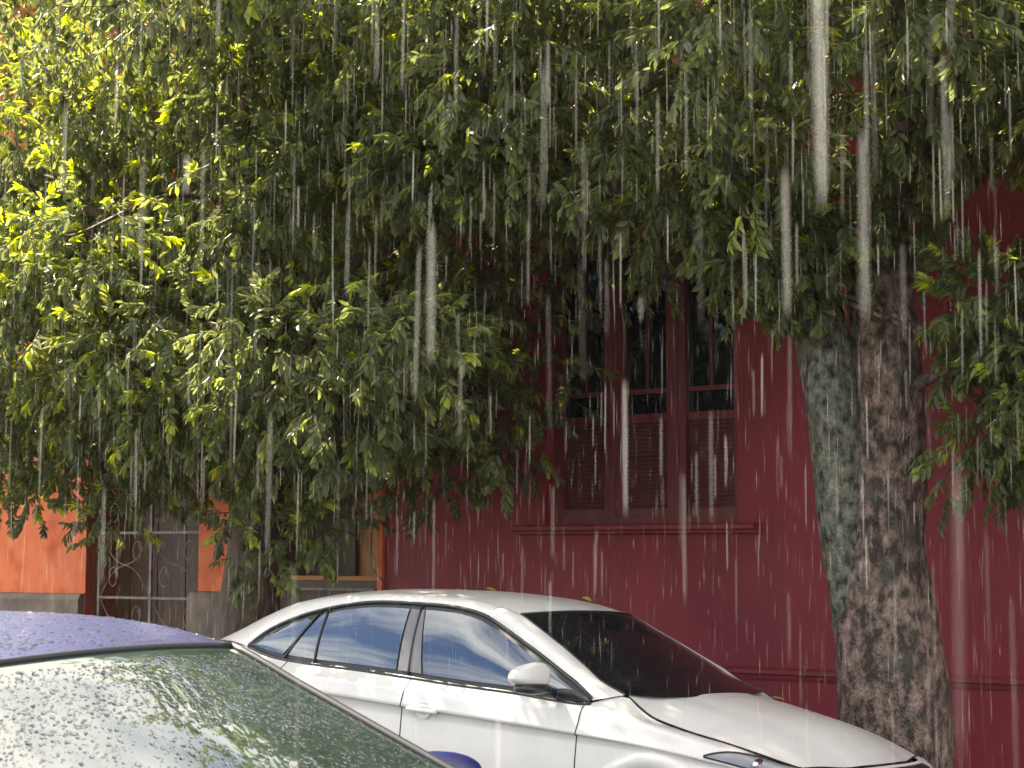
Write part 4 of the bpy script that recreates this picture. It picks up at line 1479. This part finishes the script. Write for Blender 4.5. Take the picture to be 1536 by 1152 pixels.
def on_cross(fi, u):
    """point and normal on the windscreen/roof sheet of the blue car; fi in rib steps, u -1..1"""
    i = min(int(fi), len(range(0, 84)) - 1)
    t = fi - i
    k = (u + 1) / 2 * 24
    j = min(int(k), 23)
    w = k - j
    r0, r1 = CR[i], CR[i + 1]
    p = [Vector(q) for q in (r0[j], r0[j + 1], r1[j], r1[j + 1])]
    P_ = (p[0] * (1 - w) + p[1] * w) * (1 - t) + (p[2] * (1 - w) + p[3] * w) * t
    n_ = (p[1] - p[0]).cross(p[2] - p[0])
    n_.normalize()
    return P_, (n_ if n_.z > 0 else -n_)


CR = [cross_b(i) for i in range(0, 80)]


def patch(f0, f1, u0, u1, name, mat, off=0.002):
    rows = []
    for a_ in np.linspace(f0, f1, 6):
        row = []
        for b_ in np.linspace(u0, u1, 6):
            p, n_ = on_cross(a_, b_)
            row.append(p + n_ * off)
        rows.append(row)
    return bl_part(MB().grid(rows), name, mat, True, bcar['windshield'])


sticker = principled('blue sticker', (0.04, 0.09, 0.45), 0.4)
patch(24.3, 26.0, 0.70, 0.83, 'sticker', sticker, -0.003)
patch(23.7, 24.2, 0.69, 0.86, 'sticker', principled('yellow sticker', (0.62, 0.66, 0.10), 0.4), -0.003)
patch(22.3, 23.6, 0.75, 0.90, 'sticker', sticker, -0.003)
# dark frit band along the top of the screen
patch(28.8, 29.9, -0.97, 0.97, 'frit_band', M['plastic'], -0.003)
# wipers lying at the foot of the screen
for (u0, u1, f0, f1) in ((0.75, -0.15, 0.6, 2.2), (0.1, -0.75, 0.6, 2.0)):
    pts = []
    for t in np.linspace(0, 1, 10):
        p, n_ = on_cross(f0 + (f1 - f0) * t, u0 + (u1 - u0) * t)
        pts.append(p + n_ * 0.014)
    bl_part(MB().tube(pts, 0.007, 6), 'wiper', M['plastic'])


# raindrops standing on the roof and the screen of the blue car
def drop_template(seg, rings):
    v = [(0, 0, 1.0)]
    for r_ in range(1, rings + 1):
        th = math.pi / 2 * r_ / rings
        for k in range(seg):
            an = 2 * math.pi * k / seg
            v.append((math.sin(th) * math.cos(an), math.sin(th) * math.sin(an), math.cos(th)))
    f = [(0, 1 + k, 1 + (k + 1) % seg, 1 + (k + 1) % seg) for k in range(seg)]
    f3, f4 = [(0, 1 + k, 1 + (k + 1) % seg) for k in range(seg)], []
    for r_ in range(rings - 1):
        for k in range(seg):
            a_, b_ = 1 + r_ * seg + k, 1 + r_ * seg + (k + 1) % seg
            f3 += [(a_, a_ + seg, b_ + seg), (a_, b_ + seg, b_)]
    return np.array(v), np.array(f3)


DV, DF = drop_template(6, 2)


def drops(name, count, f_rng, u_rng, size, keep, flat, parent, mat=None):
    Vs = []
    n_ok = 0
    while n_ok < count:
        f_, u_ = RNG.uniform(*f_rng), RNG.uniform(*u_rng)
        if RNG.uniform() > keep(f_, u_):
            continue
        p, n_ = on_cross(f_, u_)
        r_ = size * float(np.clip(RNG.lognormal(0, 0.42), 0.45, 2.4))
        t1 = n_.orthogonal().normalized()
        t2 = n_.cross(t1)
        an = RNG.uniform(0, 6.28)
        a_ = t1 * math.cos(an) + t2 * math.sin(an)
        b_ = n_.cross(a_)
        st_ = RNG.uniform(0.8, 1.35)
        B_ = np.array([a_ * r_ * st_, b_ * r_ / st_, n_ * r_ * flat])
        Vs.append(DV @ B_ + np.array(p + n_ * 0.0006))
        n_ok += 1
    V = np.concatenate(Vs)
    F = (DF[None] + (np.arange(n_ok) * len(DV))[:, None, None]).reshape(-1, 3)
    o = big_mesh(name, V, F, mat or M['water'], parent, True)
    o["kind"] = "stuff"
    return o


def swept(f_, u_):
    """the wiper has cleared a fan on the driver's side"""
    p, _ = on_cross(f_, u_)
    q, _ = on_cross(0.5, 0.12)
    d = (p - q).length
    return 0.30 < d < 0.80 and p.y > q.y - 0.35


drops('raindrops', 3600, (30.2, 46.0), (-0.99, 0.99), 0.0028, lambda f_, u_: 1.0, 0.55, bcar['roof'], M['water_soft'])
drops('raindrops', 11000, (4.0, 28.6), (-0.98, 0.98), 0.0020, lambda f_, u_: 0.45 if swept(f_, u_) else 1.0, 0.5, bcar['windshield'])


# ------------------------------------------------------------------ small things
bpy.context.view_layer.update()
lv, lf = leaf_template(0.085, 0.034, 0.10, 0.12)
lv2, lf2 = leaf_template(0.075, 0.030, 0.22, 0.25)
for (p, rz, tint, v_, f_, lab) in (
        ((-0.36, -0.06, 1.489), 0.4, 0.75, lv2, lf2, 'small pale fallen leaf on the middle of the white roof'),
        ((0.26, 0.02, 1.462), 1.4, 0.85, lv2, lf2, 'small curled fallen leaf on the white roof above the windscreen'),
        ((1.16, -0.10, 0.984), 2.2, 0.7, lv, lf, 'fallen leaf on the white hood next to the windscreen'),
        ((1.20, 0.52, 0.975), 0.3, 0.45, lv, lf, 'green fallen leaf at the far edge of the white hood'),
        ((0.62, -0.30, 1.250), 1.9, 0.9, lv2, lf2, 'tiny leaf stuck to the white sedan windscreen')):
    o = big_mesh('fallen_leaf', v_ + np.array([-0.04, 0, 0.012]), f_, M['leaf'], attr=np.full(6, tint))
    o.matrix_world = white.matrix_world @ Matrix.Translation(p) @ Matrix.Rotation(0.62 if p[2] == 1.250 else 0.0, 4, 'Y') @ Matrix.Rotation(rz, 4, 'Z')
    tag(o, lab, 'leaf', 'leaves fallen on the white sedan')

# overhead cables on the near side of the street, seen mirrored in the car windows
for (s_, lab) in ((-24, 'concrete utility pole far down the street on the near pavement'), (14, 'concrete utility pole up the street on the near pavement')):
    pole = empty('utility_pole', SN(s_, -0.85, 0.05), (0, 0, STREET))
    tag(pole, lab, 'utility pole', 'utility poles along the near pavement')
    MB().tube([(0, 0, 0), (0, 0, 9.2)], [0.16, 0.10], 12).build('shaft', M['sidewalk'], pole, True)
    MB().box(-0.05, 0.05, -0.6, 0.6, 8.55, 8.66).build('crossarm', M['brown_wood'], pole)
for k, (n_, z_) in enumerate(((-0.7, 6.3), (-0.72, 6.75), (-0.7, 7.25), (-0.85, 7.8), (-0.3, 8.72), (-1.3, 8.72))):
    pts = [SN(s_, n_, z_ - 0.35 * (1 - ((s_ + 5) / 19) ** 2)) for s_ in np.linspace(-24, 14, 15)]
    tag(MB().tube(pts, 0.016, 5).build('overhead_cable', M['rubber'], None, True), 'black overhead cable strung between the utility poles, number %s from the bottom' % ('one', 'two', 'three', 'four', 'five', 'six')[k], 'cable', 'overhead cables')


# ------------------------------------------------------------------ falling rain
def in_car(p, loc, yaw, x0, x1):
    c, q = math.cos(-yaw), math.sin(-yaw)
    dx, dy = p[:, 0] - loc[0], p[:, 1] - loc[1]
    lx_, ly_ = dx * c - dy * q, dx * q + dy * c
    return (lx_ > x0) & (lx_ < x1) & (np.abs(ly_) < 0.92) & (p[:, 2] < 1.62)


def rain_mesh(name, P, Ln, Rd, seg, rings):
    n = len(P)
    tilt = RNG.normal(0, 0.007, (n, 2)) + np.array([0.006, 0.0])
    prof = [0.0, 0.75, 1.0, 0.9, 0.0] if rings == 3 else [0.0, 1.0, 0.0]
    zz = [0.0, 0.12, 0.5, 0.9, 1.0] if rings == 3 else [0.0, 0.5, 1.0]
    V = []
    for pr, z in zip(prof, zz):
        for k in range(seg if pr > 0 else 1):
            an = 2 * math.pi * k / seg
            V.append(np.stack([P[:, 0] + tilt[:, 0] * z * Ln + pr * Rd * math.cos(an), P[:, 1] + tilt[:, 1] * z * Ln + pr * Rd * math.sin(an), P[:, 2] + z * Ln], 1))
    V = np.stack(V, 1)
    nv = V.shape[1]
    F = []
    for k in range(seg):
        F.append((0, 1 + (k + 1) % seg, 1 + k))
    for r_ in range(rings - 1):
        for k in range(seg):
            a_, b_ = 1 + r_ * seg + k, 1 + r_ * seg + (k + 1) % seg
            F += [(a_, b_, b_ + seg), (a_, b_ + seg, a_ + seg)]
    for k in range(seg):
        F.append((nv - 1, nv - 1 - seg + k, nv - 1 - seg + (k + 1) % seg))
    F = np.array(F)
    F = (F[None] + (np.arange(n) * nv)[:, None, None]).reshape(-1, 3)
    return big_mesh(name, V.reshape(-1, 3), F, M['rain'], None, True)


def rain_field(n, lo, hi):
    P = np.stack([RNG.uniform(lo[k], hi[k], n) for k in range(3)], 1)
    c, q = math.cos(STREET), math.sin(STREET)
    nn = -P[:, 0] * q + P[:, 1] * c
    ok = (nn < 11.2) & (np.linalg.norm(P - np.array([0, 0, 1.716]), axis=1) > 0.8)
    ok &= ~in_car(P, (0.133, 9.853), -0.66, -2.3, 2.2) & ~in_car(P, (-0.972, 3.44), -0.816, -2.0, 2.0)
    ok &= P[:, 2] > road_z(nn)
    return P[ok]


def sizes(n, k=1.0):
    Rd = np.clip(RNG.lognormal(math.log(0.00050), 0.42, n), 0.00022, 0.0011)
    Ln = np.clip(RNG.normal(0.070, 0.020, n) * (Rd / 0.00050) ** 0.3, 0.015, 0.12)
    return Ln, Rd * k


near_p = rain_field(2900, (-1.3, 0.2, 0.75), (1.3, 2.9, 3.0))
Ln, Rd = sizes(len(near_p), 0.85)
# a few drops falling right by the lens
close = np.array([(0.0908, 0.50, 1.816, 0.085, .0014), (0.1232, 0.60, 1.795, 0.0715, .0012), (0.1123, 0.70, 1.811, 0.064, .0009), (-0.0331, 0.70, 1.792, 0.06, .0010), (0.1273, 0.50, 1.655, 0.087, .0010), (-0.172, 0.90, 1.905, 0.022, .0011)])
near_p = np.concatenate([near_p, close[:, :3]])
Ln, Rd = np.concatenate([Ln, close[:, 3]]), np.concatenate([Rd, close[:, 4]])
rn = rain_mesh('rain', near_p, Ln, Rd, 8, 3)
tag(rn, 'long pale streaks of heavy rain falling close by', 'rain', kind='stuff')
far_p = rain_field(90000, (-6.5, 2.9, -0.1), (5.5, 14.5, 6.6))
Ln, Rd = sizes(len(far_p), 0.85)
rf = rain_mesh('rain', far_p, Ln, Rd, 3, 1)
tag(rf, 'fine veil of rain falling over the street and cars', 'rain', kind='stuff')

# ------------------------------------------------------------------ wet air
hz = MB().box(-1000, 1000, -1000, 1000, -1.6, 10.2).build('haze', None)
hm = bpy.data.materials.new('rain mist')
hm.use_nodes = True
hn = hm.node_tree.nodes
hn.clear()
ho = hn.new("ShaderNodeOutputMaterial")
hv = hn.new("ShaderNodeVolumePrincipled")
hv.inputs['Color'].default_value = (0.95, 0.94, 0.92, 1)
hv.inputs['Density'].default_value = 0.0002
hm.node_tree.links.new(hv.outputs['Volume'], ho.inputs['Volume'])
hz.data.materials.append(hm)
tag(hz, kind='stuff')
